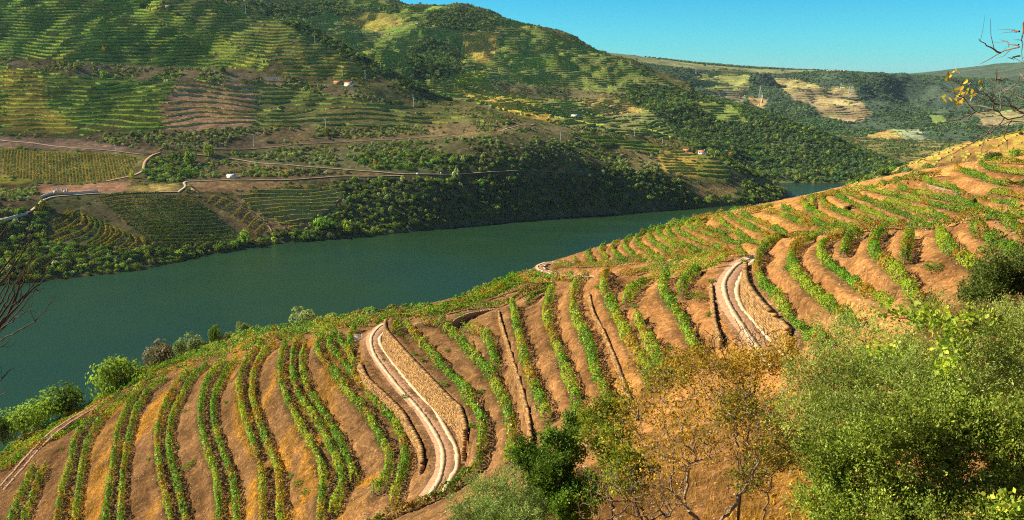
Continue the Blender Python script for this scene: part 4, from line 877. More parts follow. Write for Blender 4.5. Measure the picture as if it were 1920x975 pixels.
for k in range(16):
    t = k / 15; q = top * (1 - t) + bot * t; q[:, 1] += np.array([1, -1, -.5, .5]) * 2
    if k == 0: q = q[:3]
    add_far_row(q, ordn(k) + ' vine row from the top of the dark green terraced vineyard', 'rows of the dark green terraced vineyard', h=2.6, w=1.05, size=1.3, dens=7, pal=(0, 1) if 3 < k < 14 else (0, 2))
RV = ['467,362 547,353 633,357', '440,369 547,365 633,367', '447,383 533,387 627,373', '467,393 547,397 620,387', '483,405 547,405 600,402', '500,413 547,417 580,413', '513,422 567,423']
for k, s in enumerate(RV): add_far_row(PT(s), ordn(k) + ' vine row from the top of the brown riverside vineyard with footpaths', 'rows of the brown riverside vineyard', h=2.3, w=1.4, size=1.4, dens=4, pal=(0, 2))
for k, s in enumerate(['390,382 396,374 403,368', '403,388 410,380 420,374', '420,394 428,387 439,381', '438,405 446,397 457,391', '455,417 462,406 472,399', '467,427 476,416 487,408', '480,436 489,427 498,419']):
    add_far_row(PT(s), ordn(k) + ' short hooked vine row beside the sloping footpath', 'short hooked rows beside the footpath', h=2.6, w=1.5, size=1.4, dens=6, pal=(2, 3))
# flat vineyard: straight rows running towards the river
pg = np.array(PT('2,278 60,284 200,287 262,293 250,310 235,330 200,338 150,345 60,338 4,330')); c0, ok = hit([(146, 300)]); c0 = c0[0]
dirv = np.array([c0[0], c0[1]]) / np.hypot(c0[0], c0[1]) ; per = np.array([dirv[1], -dirv[0]]); kk = 0
for k in range(-30, 30):
    base = c0[:2] + per * k * 3.9; ts = np.arange(-260, 200, 5.0); L_ = base + dirv * ts[:, None] + per * 0; Pq = np.stack([L_[:, 0], L_[:, 1], FG(L_[:, 0], L_[:, 1])], 1); uq, vq = proj(Pq); m = pip(uq, vq, pg)
    if m.sum() < 4 or kk > 47: continue
    i = np.nonzero(m)[0]; P = Pq[i[0]:i[-1] + 1]; o_ = P[len(P) // 2].copy(); V_, F_, c_ = far_row(P - o_, 2.0, .75, 1.3, 3.2, (2, 3) if k % 4 else (1, 2), k)
    thing('vine_row', ordn(kk) + ' straight vine row from the left in the flat yellow green vineyard', 'vine row', 'straight rows of the flat vineyard', loc=tuple(o_), me=mesh_np('vine_row', V_, F_, M['farvine'], c_)); kk += 1

# ------------------------------------------------------------------ far vineyards: contour rows, past counting
def contours(G, cls_id, LUx, dz0, y_off=0):
    """segments of the height contours inside each vineyard parcel"""
    ny, nx = G.Z.shape; xs = G.x0 + np.arange(nx) * G.st; ys = G.y0 + np.arange(ny) * G.st; out_ = []; XX, YY = np.meshgrid(xs, ys); Zg = G.Z + (fbm(XX / 140, YY / 140, 3, 61) - .47) * 26 * y_off
    for pi, (k, pg, c, dz) in enumerate(LUx):
        if k != 'rows': continue
        M_ = (cls_id.reshape(ny, nx) == pi); jj, ii = np.nonzero(M_[:-1, :-1])
        if not len(jj): continue
        z00, z10, z01, z11 = Zg[jj, ii], Zg[jj, ii + 1], Zg[jj + 1, ii], Zg[jj + 1, ii + 1]; x0, y0 = xs[ii], ys[jj]; st = G.st
        wob = pi * 1.7
        for tri in (((0, 0, z00), (1, 0, z10), (1, 1, z11)), ((0, 0, z00), (1, 1, z11), (0, 1, z01))):
            zs_ = np.stack([tri[0][2], tri[1][2], tri[2][2]]); lo = np.ceil((zs_.min(0) - wob) / dz); hi = np.floor((zs_.max(0) - wob) / dz)
            for kx in range(3):
                lev = (lo + kx); ok = lev <= hi
                if not ok.any(): break
                lv = lev * dz + wob; pts = []; cnt = np.zeros(len(lv), int); A = np.zeros((len(lv), 2, 2))
                for a, b in ((0, 1), (1, 2), (2, 0)):
                    za, zb_ = tri[a][2], tri[b][2]; cr = ((za < lv) != (zb_ < lv)) & (cnt < 2); f = (lv - za) / np.where(zb_ == za, 1, zb_ - za)
                    px_ = x0 + (tri[a][0] + f * (tri[b][0] - tri[a][0])) * st; py_ = y0 + (tri[a][1] + f * (tri[b][1] - tri[a][1])) * st
                    w_ = np.nonzero(cr)[0]; A[w_, cnt[w_], 0] = px_[w_]; A[w_, cnt[w_], 1] = py_[w_]; cnt[w_] += 1
                g_ = ok & (cnt == 2); out_.append((A[g_], lv[g_], np.full(g_.sum(), pi)))
    return np.concatenate([o[0] for o in out_]), np.concatenate([o[1] for o in out_]), np.concatenate([o[2] for o in out_])
def contour_rows(G, cls_id, LUx, h, w, size, dens, name, lab, only=None):
    if only is not None: LUx = [(k if only(c, dz) else 'none', p, c, dz) for k, p, c, dz in LUx]
    A, lv, pi = contours(G, cls_id, LUx, 5, 1)
    mid = A.mean(1); keep = fbm(mid[:, 0] / 45, mid[:, 1] / 45 + lv * 3, 2, 41) > .15; A, lv, pi, mid = A[keep], lv[keep], pi[keep], mid[keep]
    L = np.linalg.norm(A[:, 1] - A[:, 0], axis=1); T = (A[:, 1] - A[:, 0]) / (L[:, None] + 1e-9); nn = np.stack([-T[:, 1], T[:, 0]], 1); m = len(A)
    hh = h * (.75 + .5 * vnoise(A[:, 0, 0] / 9, A[:, 0, 1] / 9, 44)); base = G(mid[:, 0], mid[:, 1]) - .8
    # hedge: a low ridge with sloping sides
    def p(e, s_, z): return np.concatenate([A[:, e] + nn * s_, z[:, None]], 1)
    Vv = np.stack([p(0, -w, base), p(0, -w * .6, base + hh), p(0, w * .6, base + hh), p(0, w, base), p(1, -w, base), p(1, -w * .6, base + hh), p(1, w * .6, base + hh), p(1, w, base)], 1).reshape(-1, 3)
    f = np.array([[0, 1, 5, 4], [1, 2, 6, 5], [2, 3, 7, 6]]); Fv = (np.arange(m)[:, None, None] * 8 + f[None]).reshape(-1, 4)
    gc = np.array([c for k, p_, c, d in LUx])[pi]; gr = np.array((.10, .17, .022)); q = fbm(A[:, 0, 0] / 30, A[:, 0, 1] / 30, 3, 71)
    leaf = (gr[None] * .95 + gc * .5) * 1.5; yl = smooth(.42, .62, q)[:, None]; leaf = leaf * (1 - .55 * yl) + (gc * .9 + np.array((.26, .25, .02))) * .55 * yl
    cv = np.repeat(leaf, 3, 0) * RNG.uniform(.85, 1.15, (3 * m, 1))
    # leaf clumps along it
    k = RNG.choice(m, int(L.sum() * dens), p=L / L.sum()); t = RNG.random(len(k))[:, None]; C = A[k, 0] * (1 - t) + A[k, 1] * t; s_ = RNG.uniform(-1, 1, len(k)); C = C + nn[k] * (s_ * w)[:, None]
    C = np.concatenate([C, (base[k] + hh[k] * (1.05 - .5 * np.abs(s_)) + RNG.uniform(-.2, .3, len(k)))[:, None]], 1); N_ = np.concatenate([nn[k] * s_[:, None], np.full((len(k), 1), .8)], 1) + RNG.normal(0, .35, (len(k), 3))
    V_, F_ = leaf_quads(C, N_, size * RNG.uniform(.7, 1.3, len(k)), .8); c_ = leaf[k] * RNG.uniform(.7, 1.5, (len(k), 1))
    o = obj(name, mesh_np(name, np.concatenate([Vv, V_]), np.concatenate([Fv, F_ + len(Vv)]), M['farvine'], np.concatenate([cv, c_])), kind='stuff'); o['label'] = lab; o['category'] = 'vineyard'
    print(name, m, len(k))
contour_rows(FG, cls, LU, 3.1, 1.45, 1.6, 1.0, 'distant_vine_rows', 'countless contour rows of vines on the terraces of the opposite hills', lambda c, dz: dz > 3)
contour_rows(FG, cls, LU, 1.5, .6, .8, 2.6, 'golden_vine_rows', 'fine golden vine rows on the orange slope at the far right', lambda c, dz: dz < 3)
contour_rows(FG2, cls2, LU2, 3.2, 2.2, 4, .03, 'remote_vine_rows', 'faint contour rows of vines on the farthest ridge')

# ------------------------------------------------------------------ far roads and footpaths
def far_road(s, width, mat, name='road', G=None, y1=3000, y0=560, dz=.35):
    P, ok = hit(PT(s), G, y0, y1)
    if ok.sum() < 2: return
    P = resample(P[ok], 5); ribbon(P, width, dz, name, mat, G=G or FG, thick=.3, kind='structure')
far_road('-30,418 0,412 50,400 72,385 85,374 113,368 187,363 233,363 333,360', 4.5, M['farroad'])
far_road('333,362 348,350 346,342 363,340 433,337 500,338 580,335 640,331 757,330', 4.0, M['farroad'])
far_road('354,347 362,355 372,363', 6, M['gravel'], 'path')
far_road('347,288 433,298 500,307 567,312 633,317 700,322 773,327 827,328 873,327 940,323 1007,322 1100,323', 4.0, M['farroad'])
far_road('393,280 467,280 567,270 640,267 723,262 757,260 840,254 873,255 933,247 967,237 1003,233', 3.0, M['farroad'])
far_road('-30,262 0,263 73,270 133,277 200,282 270,290', 3.5, M['farroad'])
far_road('300,287 285,292 273,303 270,314 266,322 247,330 200,340', 5, M['gravel'], 'path')
far_road('440,383 483,403 498,415 510,433', 2.6, M['gravel'], 'path')
far_road('637,373 618,390 593,407 553,427', 2.6, M['gravel'], 'path')
far_road('85,456 160,470 230,472 300,470', 3, M['gravel'], 'path')
for s in ('967,128 1033,122 1077,115', '1217,147 1257,137', '1220,188 1267,177', '1170,222 1223,203', '1100,323 1190,328 1290,345', '475,128 490,122 495,110'): far_road(s, 2.6, M['gravel'], 'path')
for s in ('1613,277 1633,290 1673,297', '1693,272 1702,285 1712,296', '1425,166 1430,180 1422,200'): far_road(s, 7, M['farroad'], 'path', FG2, 6000, 2010, 1.0)

# ------------------------------------------------------------------ tree crowns
def crown_mesh(name, n, size, base, seed, flat=.85, lobes=7, var=.3, mat=None):
    rg = np.random.default_rng(seed); lc = rg.normal(0, .38, (lobes, 3)); lc[:, 2] = np.abs(lc[:, 2]) * .8 + .15; lr = rg.uniform(.42, .68, lobes); lc[0] = (0, 0, .35); lr[0] = .72
    k = rg.integers(0, lobes, n); d = rg.normal(size=(n, 3)); d[:, 2] += .25; d /= np.linalg.norm(d, axis=1)[:, None]; r = lr[k] * rg.uniform(.72, 1.06, n)
    C = lc[k] + d * r[:, None]; C[:, 2] *= flat; C[:, 2] += .1
    global RNG
    keep = RNG; RNG = rg; V_, F_ = leaf_quads(C, d + rg.normal(0, .35, (n, 3)), size * rg.uniform(.6, 1.3, n), .8); RNG = keep
    # clumps of lighter and darker foliage
    lob = rg.uniform(1 - var, 1 + var, lobes)[k]; c_ = np.array(base) * (lob * rg.uniform(.75, 1.25, n))[:, None]
    return mesh_np(name, V_, F_, mat or M['tree'], np.clip(c_, 0, 1))
def trunk_mesh(name, seed, h=.5, r=.06, mat=None):
    rg = random.Random(seed); mb = MB(); mb.tube([(0, 0, -.25), (rg.uniform(-.03, .03), .02, h * .4), (rg.uniform(-.06, .06), 0, h)], [r * 1.3, r, r * .7], 6)
    for k in range(4):
        a = k * 1.6 + rg.random(); mb.tube([(0, 0, h * .5), (math.cos(a) * .22, math.sin(a) * .22, h * .5 + .22), (math.cos(a) * .45, math.sin(a) * .45, h * .5 + .42)], [r * .7, r * .45, r * .2], 4)
    return mb.mesh(name, mat or M['bark'])
PAL = dict(dark=(.07, .13, .035), mid=(.13, .21, .04), bright=(.23, .33, .05), olive=(.23, .28, .12), yellow=(.34, .30, .03), far=(.085, .155, .065), rust=(.24, .13, .05), grey=(.20, .16, .12))
CR = {k: [crown_mesh('crown', 260, .30, c, 100 + i * 7 + j, var=.35) for j in range(4)] for i, (k, c) in enumerate(PAL.items())}
CRf = [crown_mesh('crown', 90, .5, PAL['far'], 300 + j, var=.4) for j in range(4)]
TRK = [trunk_mesh('trunk', j) for j in range(3)]
def place_tree(P, rx, rz, kind, label, group=None, name='tree', rot=None, mi=None):
    t = thing(name, label, 'tree' if 'bush' not in name and 'shrub' not in name else 'bush', group, loc=tuple(P)); t.rotation_euler = (0, 0, random.uniform(0, 6.28)); t.scale = (rx, rx, rz)
    c = obj('crown', CR[kind][random.randrange(4)] if mi is None else mi, t); obj('trunk', TRK[random.randrange(3)], t); return t
def scatter(name, pts, scl, pick, meshes, label, cat):
    co = bpy.data.collections.new(name + '_kinds'); 
    for m in meshes: o = bpy.data.objects.new('crown_kind', m); co.objects.link(o)
    me = bpy.data.meshes.new(name); me.vertices.add(len(pts)); me.vertices.foreach_set('co', np.asarray(pts, np.float32).ravel())
    a = me.attributes.new('scl', 'FLOAT_VECTOR', 'POINT'); a.data.foreach_set('vector', np.asarray(scl, np.float32).ravel())
    a = me.attributes.new('rot', 'FLOAT_VECTOR', 'POINT'); r_ = np.zeros((len(pts), 3), np.float32); r_[:, 2] = RNG.uniform(0, 6.28, len(pts)); a.data.foreach_set('vector', r_.ravel())
    a = me.attributes.new('pick', 'INT', 'POINT'); a.data.foreach_set('value', np.asarray(pick, np.int32))
    o = obj(name, me, kind='stuff'); o['label'] = label; o['category'] = cat
    g = bpy.data.node_groups.new(name + '_nodes', 'GeometryNodeTree'); g.interface.new_socket('Geometry', in_out='INPUT', socket_type='NodeSocketGeometry'); g.interface.new_socket('Geometry', in_out='OUTPUT', socket_type='NodeSocketGeometry')
    N, L = g.nodes, g.links; i = N.new('NodeGroupInput'); u = N.new('NodeGroupOutput'); ins_ = N.new('GeometryNodeInstanceOnPoints'); ci = N.new('GeometryNodeCollectionInfo')
    ci.inputs['Collection'].default_value = co; ci.inputs['Separate Children'].default_value = True; ci.inputs['Reset Children'].default_value = True; ins_.inputs['Pick Instance'].default_value = True
    def na(n_, t_):
        x = N.new('GeometryNodeInputNamedAttribute'); x.data_type = t_; x.inputs['Name'].default_value = n_; return x.outputs['Attribute']
    L.new(i.outputs[0], ins_.inputs['Points']); L.new(ci.outputs[0], ins_.inputs['Instance']); L.new(na('pick', 'INT'), ins_.inputs['Instance Index']); L.new(na('rot', 'FLOAT_VECTOR'), ins_.inputs['Rotation']); L.new(na('scl', 'FLOAT_VECTOR'), ins_.inputs['Scale']); L.new(ins_.outputs[0], u.inputs[0])
    md = o.modifiers.new('scatter', 'NODES'); md.node_group = g; return o
def jgrid(x0, x1, y0, y1, st, jit=.42):
    X, Y = np.meshgrid(np.arange(x0, x1, st), np.arange(y0, y1, st)); X = X.ravel() + RNG.uniform(-jit, jit, X.size) * st; Y = Y.ravel() + RNG.uniform(-jit, jit, Y.size) * st; return X, Y

# trees of the opposite bank and hill ------------------------------------------
kinds = np.array([k for k, p, c, d in LU])
X, Y = jgrid(-1300, 1300, 600, 2900, 5.6); Zt = FG(X, Y); P = np.stack([X, Y, Zt], 1); cl, u, v = classify(P); kd_ = kinds[cl]
inr2 = pip(X, Y, RIV); vis = (u > -60) & (u < 1990) & (v > -60) & (v < 640) & ~inr2 & (Zt > .3)
# bushy fringe right at the water's edge
dshore = np.full(len(X), 1e9)
for k in range(len(S3) - 1):
    a, b = S3[k, :2], S3[k + 1, :2]; ab = b - a; tt = np.clip(((X - a[0]) * ab[0] + (Y - a[1]) * ab[1]) / (ab @ ab), 0, 1); dshore = np.minimum(dshore, np.hypot(X - a[0] - ab[0] * tt, Y - a[1] - ab[1] * tt))
rnd = RNG.random(len(X)); nz = fbm(X / 40, Y / 40, 3, 21)
pr = np.zeros(len(X)); pr[kd_ == 'wood'] = .92; pr[kd_ == 'olive'] = .85; pr[kd_ == 'scrub'] = .42; pr[kd_ == 'bare'] = .04; pr[kd_ == 'grass'] = .02; pr[kd_ == 'rows'] = .012
pr = np.where((kd_ == 'scrub') | (kd_ == 'olive'), pr * smooth(.28, .5, nz) * 1.3, pr); pr[(dshore < 13)] = .95
pr[(kd_ == 'wood') & (Y > 1500)] = .85
# keep roads and paths open
for s in ('-30,418 0,412 50,400 72,385 85,374 113,368 187,363 233,363 333,360', '333,362 348,350 346,342 363,340 433,337 500,338 580,335 640,331 757,330', '347,288 433,298 500,307 567,312 633,317 700,322 773,327 827,328 873,327 940,323 1007,322 1100,323', '393,280 467,280 567,270 640,267 723,262 757,260 840,254 873,255 933,247 967,237 1003,233', '-30,262 0,263 73,270 133,277 200,282 270,290', '300,287 285,292 273,303 270,314 266,322 247,330 200,340'):
    q = np.array(PT(s))
    for k in range(len(q) - 1):
        a, b = q[k], q[k + 1]; ab = b - a; tt = np.clip(((u - a[0]) * ab[0] + (v - a[1]) * ab[1]) / (ab @ ab), 0, 1); dd = np.hypot(u - a[0] - ab[0] * tt, (v - a[1] - ab[1] * tt)); pr[(dd < 5.5) & (v > a[1] - 8)] = 0
# the stone gate and houses stay in the open
for hu, hv, hr in ((113, 362, 26), (155, 362, 20), (655, 160, 16), (1313, 287, 14), (434, 333, 14), (510, 150, 18), (790, 326, 12)): pr[(np.abs(u - hu) < hr) & (v > hv - 9) & (v < hv + 9)] = 0
sel = vis & (rnd < pr); P = P[sel]; kd_ = kd_[sel]; u = u[sel]; v = v[sel]; ds = dshore[sel]; n = len(P)
big = np.where(kd_ == 'wood', 1.0, np.where(kd_ == 'olive', .78, .62)); big = np.where(ds < 13, 1.15, big); R_ = (3.3 * big * (.55 + .95 * RNG.random(n) ** 1.6)); R_ = np.where(P[:, 1] > 1550, R_ * 1.15, R_)
order = ['dark', 'mid', 'bright', 'olive', 'yellow', 'far', 'rust']; pk = np.where(kd_ == 'wood', RNG.choice([0, 0, 1, 1, 1, 2, 3], n), np.where(kd_ == 'olive', RNG.choice([3, 3, 3, 1, 0], n), RNG.choice([0, 1, 3, 1, 6], n)))
pk = np.where((ds < 16) & (RNG.random(n) < .6), RNG.choice([2, 1, 2], n), pk); pk = np.where(RNG.random(n) < .012, 4, pk); pk = np.where((P[:, 1] > 1550) & (RNG.random(n) < .6), 5, pk)
score = R_ / P[:, 1] * ((u > -20) & (u < 1480) & (P[:, 1] < 1450)); top_ = np.argsort(-score)[:285]; ismain = np.zeros(n, bool); ismain[top_] = True
TL = {'dark': 'dark evergreen tree in the dense wood of the opposite river bank', 'mid': 'mid green round tree in the dense wood of the opposite river bank', 'bright': 'bright green leafy tree near the water of the opposite river bank', 'olive': 'grey green olive tree on the opposite river bank', 'yellow': 'yellowing tree among green ones on the opposite river bank', 'far': 'blue green tree on the opposite bank', 'rust': 'rusty brown bush on the opposite river bank'}
ADJ = {'dark': 'dark evergreen', 'mid': 'mid green', 'bright': 'bright green', 'olive': 'grey green', 'yellow': 'yellowing', 'far': 'blue green', 'rust': 'rusty brown'}
rq = np.quantile(R_[top_], [.33, .66])
def zone(u, v, ds):
    a = 'at the left edge' if u < 90 else 'below the fan shaped vineyard' if u < 280 else 'below the dark terraced vineyard' if u < 470 else 'beside the brown riverside vineyard' if u < 640 else 'under the parked van' if u < 860 else 'amid the dark bank' if u < 1080 else 'where the dark bank narrows' if u < 1300 else 'on the tip of the wooded point'
    return ('overhanging the water ' if ds < 9 else 'in the lower wood ' if ds < 40 else 'high in the wood ') + a
for k in top_:
    kk = order[pk[k]]; sz_ = 'small' if R_[k] < rq[0] else 'large' if R_[k] > rq[1] else 'medium sized'; l_ = sz_ + ' ' + ADJ[kk] + ' tree ' + zone(u[k], v[k], ds[k])
    place_tree(P[k] - [0, 0, .4], R_[k], R_[k] * 1.15, kk, l_, 'trees in the wood of the opposite river bank')
P, R_, pk, n = P[~ismain], R_[~ismain], pk[~ismain], (~ismain).sum()
allm = [m for k in order for m in CR[k]]
scatter('woodland', P - [0, 0, .5], np.stack([R_, R_, R_ * RNG.uniform(.75, 1.5, n)], 1), pk * 4 + RNG.integers(0, 4, n), allm, 'dense woods, olive groves and scrub covering the opposite hillsides', 'woods')
print('trees', n)
X, Y = jgrid(-150, 3000, 2050, 4900, 15); Zt = FG2(X, Y); P = np.stack([X, Y, Zt], 1); u, v = proj(P); cl = np.zeros(len(X), int)
for i, (k, pg, c, dz) in enumerate(LU2): cl[pip(u, v, pg)] = i
k2 = np.array([k for k, p, c, d in LU2])[cl]; nz = fbm(X / 160, Y / 160, 3, 23); pr = np.where(k2 == 'wood', smooth(.3, .45, nz) * .8 + .15, .01); sel = (u > 900) & (u < 2000) & (v < 360) & (RNG.random(len(X)) < pr) & (Zt > 1); P = P[sel]; n = len(P); R_ = RNG.uniform(4.5, 8.5, n)
scatter('remote_woodland', P - [0, 0, 1], np.stack([R_, R_, R_ * .95], 1), RNG.integers(0, 4, n), CRf, 'blue green woods covering the farthest ridge', 'woods')
print('far trees', n)

# single trees and bushes along the brink of the near slope ----------------------
BR = [('222,738', 214, 100, 78, 'bright', 'large round green tree standing on the brink above the river', 'round_tree'), ('128,772', 205, 100, 52, 'mid', 'broad yellow green bush left of the large round tree', 'bush'), ('45,806', 196, 95, 50, 'bright', 'yellow green bush on the brink at the left edge', 'bush'), ('6,826', 190, 46, 48, 'dark', 'dark green bush cut by the left edge of the photo', 'bush'),
      ('306,682', 226, 62, 40, 'grey', 'leafless grey brown shrub right of the large round tree', 'bush'), ('340,660', 222, 34, 22, 'olive', 'low olive coloured bush beside the leafless shrub', 'bush'), ('364,654', 220, 38, 24, 'olive', 'grey green bush between the leafless shrub and the small round tree', 'bush'), ('401,642', 219, 30, 30, 'mid', 'small round tree sticking up against the water', 'small_tree'),
      ('427,636', 218, 22, 14, 'olive', 'low grey bush just right of the small round tree', 'bush'), ('459,628', 216, 32, 24, 'olive', 'olive green bush at the middle of the brink', 'bush'), ('478,624', 216, 24, 14, 'olive', 'lowest bush beside the olive green one on the brink', 'bush'), ('577,608', 212, 60, 26, 'olive', 'wide grey green bush above the dense vines of the brink', 'bush'), ('622,598', 210, 24, 12, 'olive', 'tiny bush right of the wide grey green one', 'bush'), ('508,620', 214, 22, 12, 'mid', 'tiny dark bush between two larger ones on the brink', 'bush')]
BR += [('1702,330', 205, 34, 16, 'olive', 'low olive green bush on the crest where the far spur meets the golden slope', 'bush'), ('1745,324', 200, 40, 14, 'mid', 'flat green bush on the crest behind the topmost rows of the far spur', 'bush'), ('1690,334', 208, 20, 22, 'dark', 'small dark tree standing on the crest of the far spur', 'small_tree'), ('1862,300', 150, 36, 14, 'dark', 'dark flat bush on the orange bank at the right', 'bush'), ('1905,296', 146, 30, 13, 'bright', 'bright green bush on the orange bank at the right edge', 'bush')]
for s, Yb, wp, hp, kind, lab, nm in BR:
    p = at_y(PT(s), [Yb])[0]; r = wp / FPX * Yb / 2; h = hp / FPX * Yb / 1.0
    mi = crown_mesh('crown', 2600 if wp > 80 else 1200, .115 if wp > 80 else .16, PAL[kind], 900 + int(Yb * 7), lobes=16 if wp > 80 else 10, var=.25, flat=1.0, mat=M['near_leaf'])
    place_tree(p, r * .92, h * .9, kind, lab, None, nm, mi=mi)
# single trees that stand out on the opposite side
FS = [('392,292', 24, 28, 'bright', 'bright yellow green tree beside the fork of the roads'), ('356,304', 26, 26, 'bright', 'round green tree below the fork of the far roads'), ('248,334', 13, 18, 'yellow', 'small yellow tree at the corner of the flat vineyard'), ('82,396', 28, 28, 'bright', 'round yellow green tree on the bend of the main road'), ('33,404', 14, 14, 'mid', 'first of two small trees in front of the main road'), ('44,401', 13, 16, 'mid', 'second of two small trees in front of the main road'),
      ('613,254', 12, 14, 'yellow', 'tiny bright yellow tree above the upper road'), ('855,338', 24, 24, 'olive', 'large round tree standing over the main road'), ('458,456', 30, 32, 'bright', 'tall leafy tree at the foot of the terraced vineyard'), ('602,428', 36, 32, 'bright', 'broad bright tree at the water below the brown vineyard'), ('655,434', 34, 30, 'bright', 'large bright green tree right of the brown vineyard'), ('194,142', 16, 12, 'bright', 'small bright tree in the olive strip of the upper hill'), ('197,96', 13, 10, 'yellow', 'yellow bush high on the green terraces'), ('142,128', 12, 10, 'yellow', 'orange yellow bush above the left terraces'), ('418,136', 14, 12, 'dark', 'dark bush left of the hillside lettering'), ('268,14', 14, 12, 'dark', 'dark bush near the top of the left hill'), ('332,30', 12, 10, 'dark', 'second dark bush near the top of the left hill')]
for s, wp, hp, kind, lab in FS:
    P1, ok = hit(PT(s))
    if ok[0]: place_tree(P1[0], wp / FPX * P1[0][1] / 2 * .85, hp / FPX * P1[0][1] * .8, kind, lab)
# cypress by the house
P1, ok = hit([(1300, 290)])

# ------------------------------------------------------------------ near trees, shrubs and bare branches
M['pale'] = mat_plain('pale_render', (.62, .55, .46), .6, .2, .9)
M['darktwig'] = mat_plain('dark_twig', (.06, .04, .03), 14, .5, .9, .01)
class Skel:
    """branching skeleton: every new tip joins the nearest branch"""
    def __init__(s, pts): s.P = [np.array(p, float) for p in pts]; s.par = [-1] + list(range(len(pts) - 1))
    def tips(s, T, seg=.14, wob=.035, rise=.12, wroot=.5):
        o = s.P[0]; T = np.asarray(T, float); T = T[np.argsort(np.linalg.norm(T - o, axis=1))]; ends = []
        for t in T:
            A = np.array(s.P); D = np.linalg.norm(A - t, axis=1) + wroot * np.linalg.norm(A - o, axis=1); k = int(np.argmin(D)); a = s.P[k]; L = np.linalg.norm(t - a); n = max(1, int(L / seg)); cur = k
            mid = (a + t) / 2 + np.array([0, 0, -rise * L * .3])
            for j in range(1, n + 1):
                f = j / n; q = (1 - f) ** 2 * a + 2 * f * (1 - f) * mid + f * f * t + (RNG.normal(0, wob, 3) * (1 if j < n else 0)) * min(L, 1); s.P.append(q); s.par.append(cur); cur = len(s.P) - 1
            ends.append(cur)
        return ends
    def mesh(s, name, mat, r0=.006, rmax=.12, n=4):
        cnt = np.zeros(len(s.P)); ch = np.zeros(len(s.P), int)
        for i in range(len(s.P) - 1, -1, -1):
            cnt[i] = max(cnt[i], 1)
            if s.par[i] >= 0: cnt[s.par[i]] += cnt[i] if ch[i] else cnt[i]; ch[s.par[i]] += 1
        r = np.minimum(r0 * cnt ** .42, rmax); A = np.array(s.P); i = np.array([k for k in range(len(A)) if s.par[k] >= 0]); p = np.array([s.par[k] for k in i]); a, b = A[p], A[i]; T = b - a; T /= np.linalg.norm(T, axis=1)[:, None] + 1e-9
        X_ = np.cross(T, np.array([.3, .2, .93])); X_ /= np.linalg.norm(X_, axis=1)[:, None] + 1e-9; Y_ = np.cross(T, X_); th = np.arange(n) * 2 * math.pi / n; cs = np.cos(th)[None, :, None]; sn = np.sin(th)[None, :, None]; m = len(i)
        V_ = np.concatenate([a[:, None] - T[:, None] * .004 + np.minimum(r[p], r[i] * 1.35)[:, None, None] * (X_[:, None] * cs + Y_[:, None] * sn), b[:, None] + r[i][:, None, None] * (X_[:, None] * cs + Y_[:, None] * sn)], 1).reshape(-1, 3)
        k = np.arange(n); f = np.stack([k, (k + 1) % n, n + (k + 1) % n, n + k], 1); return mesh_np(name, V_, (np.arange(m)[:, None, None] * 2 * n + f[None]).reshape(-1, 4), mat)
def sprays(blobs, n, leaves, llen, size, asp, cols, up=.5, shell=.45):
    """twigs of leaves spread through soft blobs. blobs: (centre, radii)"""
    B_ = np.array([np.concatenate([c, r]) for c, r in blobs]); vol = B_[:, 3] * B_[:, 4] * B_[:, 5]; vol = vol ** .67; k = RNG.choice(len(B_), n, p=vol / vol.sum()); d = RNG.normal(size=(n, 3)); d /= np.linalg.norm(d, axis=1)[:, None]
    rr = (shell + (1 - shell) * RNG.random(n)) * (.85 + .3 * vnoise(d[:, 0] * 3 + k * 9, d[:, 2] * 3 + d[:, 1] * 2, 77)); O = B_[k, :3] + d * B_[k, 3:] * rr[:, None]
    D = d * .8 + np.array([0, 0, up]) + RNG.normal(0, .35, (n, 3)); D /= np.linalg.norm(D, axis=1)[:, None]; t = (np.arange(leaves) / leaves)[None, :, None]
    C = (O[:, None] + D[:, None] * t * llen * RNG.uniform(.6, 1.3, (n, 1, 1)) + RNG.normal(0, size * .45, (n, leaves, 3))).reshape(-1, 3); m = len(C)
    ax = np.repeat(D, leaves, 0) + RNG.normal(0, .55, (m, 3)); ax /= np.linalg.norm(ax, axis=1)[:, None]; sd_ = np.cross(ax, RNG.normal(size=(m, 3))); sd_ /= np.linalg.norm(sd_, axis=1)[:, None]; sz = (size * RNG.uniform(.6, 1.3, m))[:, None] * .5
    V_ = np.stack([C - ax * sz, C - sd_ * sz * asp, C + ax * sz, C + sd_ * sz * asp], 1).reshape(-1, 3); cols = np.array(cols); clump = cols[RNG.integers(0, len(cols), n)]; c_ = np.repeat(clump, leaves, 0) * .6 + cols[RNG.integers(0, len(cols), m)] * .4
    c_ = c_ * np.repeat(RNG.uniform(.6, 1.35, len(B_))[k], leaves)[:, None]
    return V_, np.arange(4 * m).reshape(m, 4), np.clip(c_ * RNG.uniform(.7, 1.35, (m, 1)), 0, 1), O
def bl(u, v, Y, ru, rv, dm=None):
    c = at_y([(u, v)], [Y])[0]; return (c, np.array([ru / FPX * Y, dm or ru / FPX * Y * .8, rv / FPX * Y]))
def gz(x, y): return float(NG(x, y))
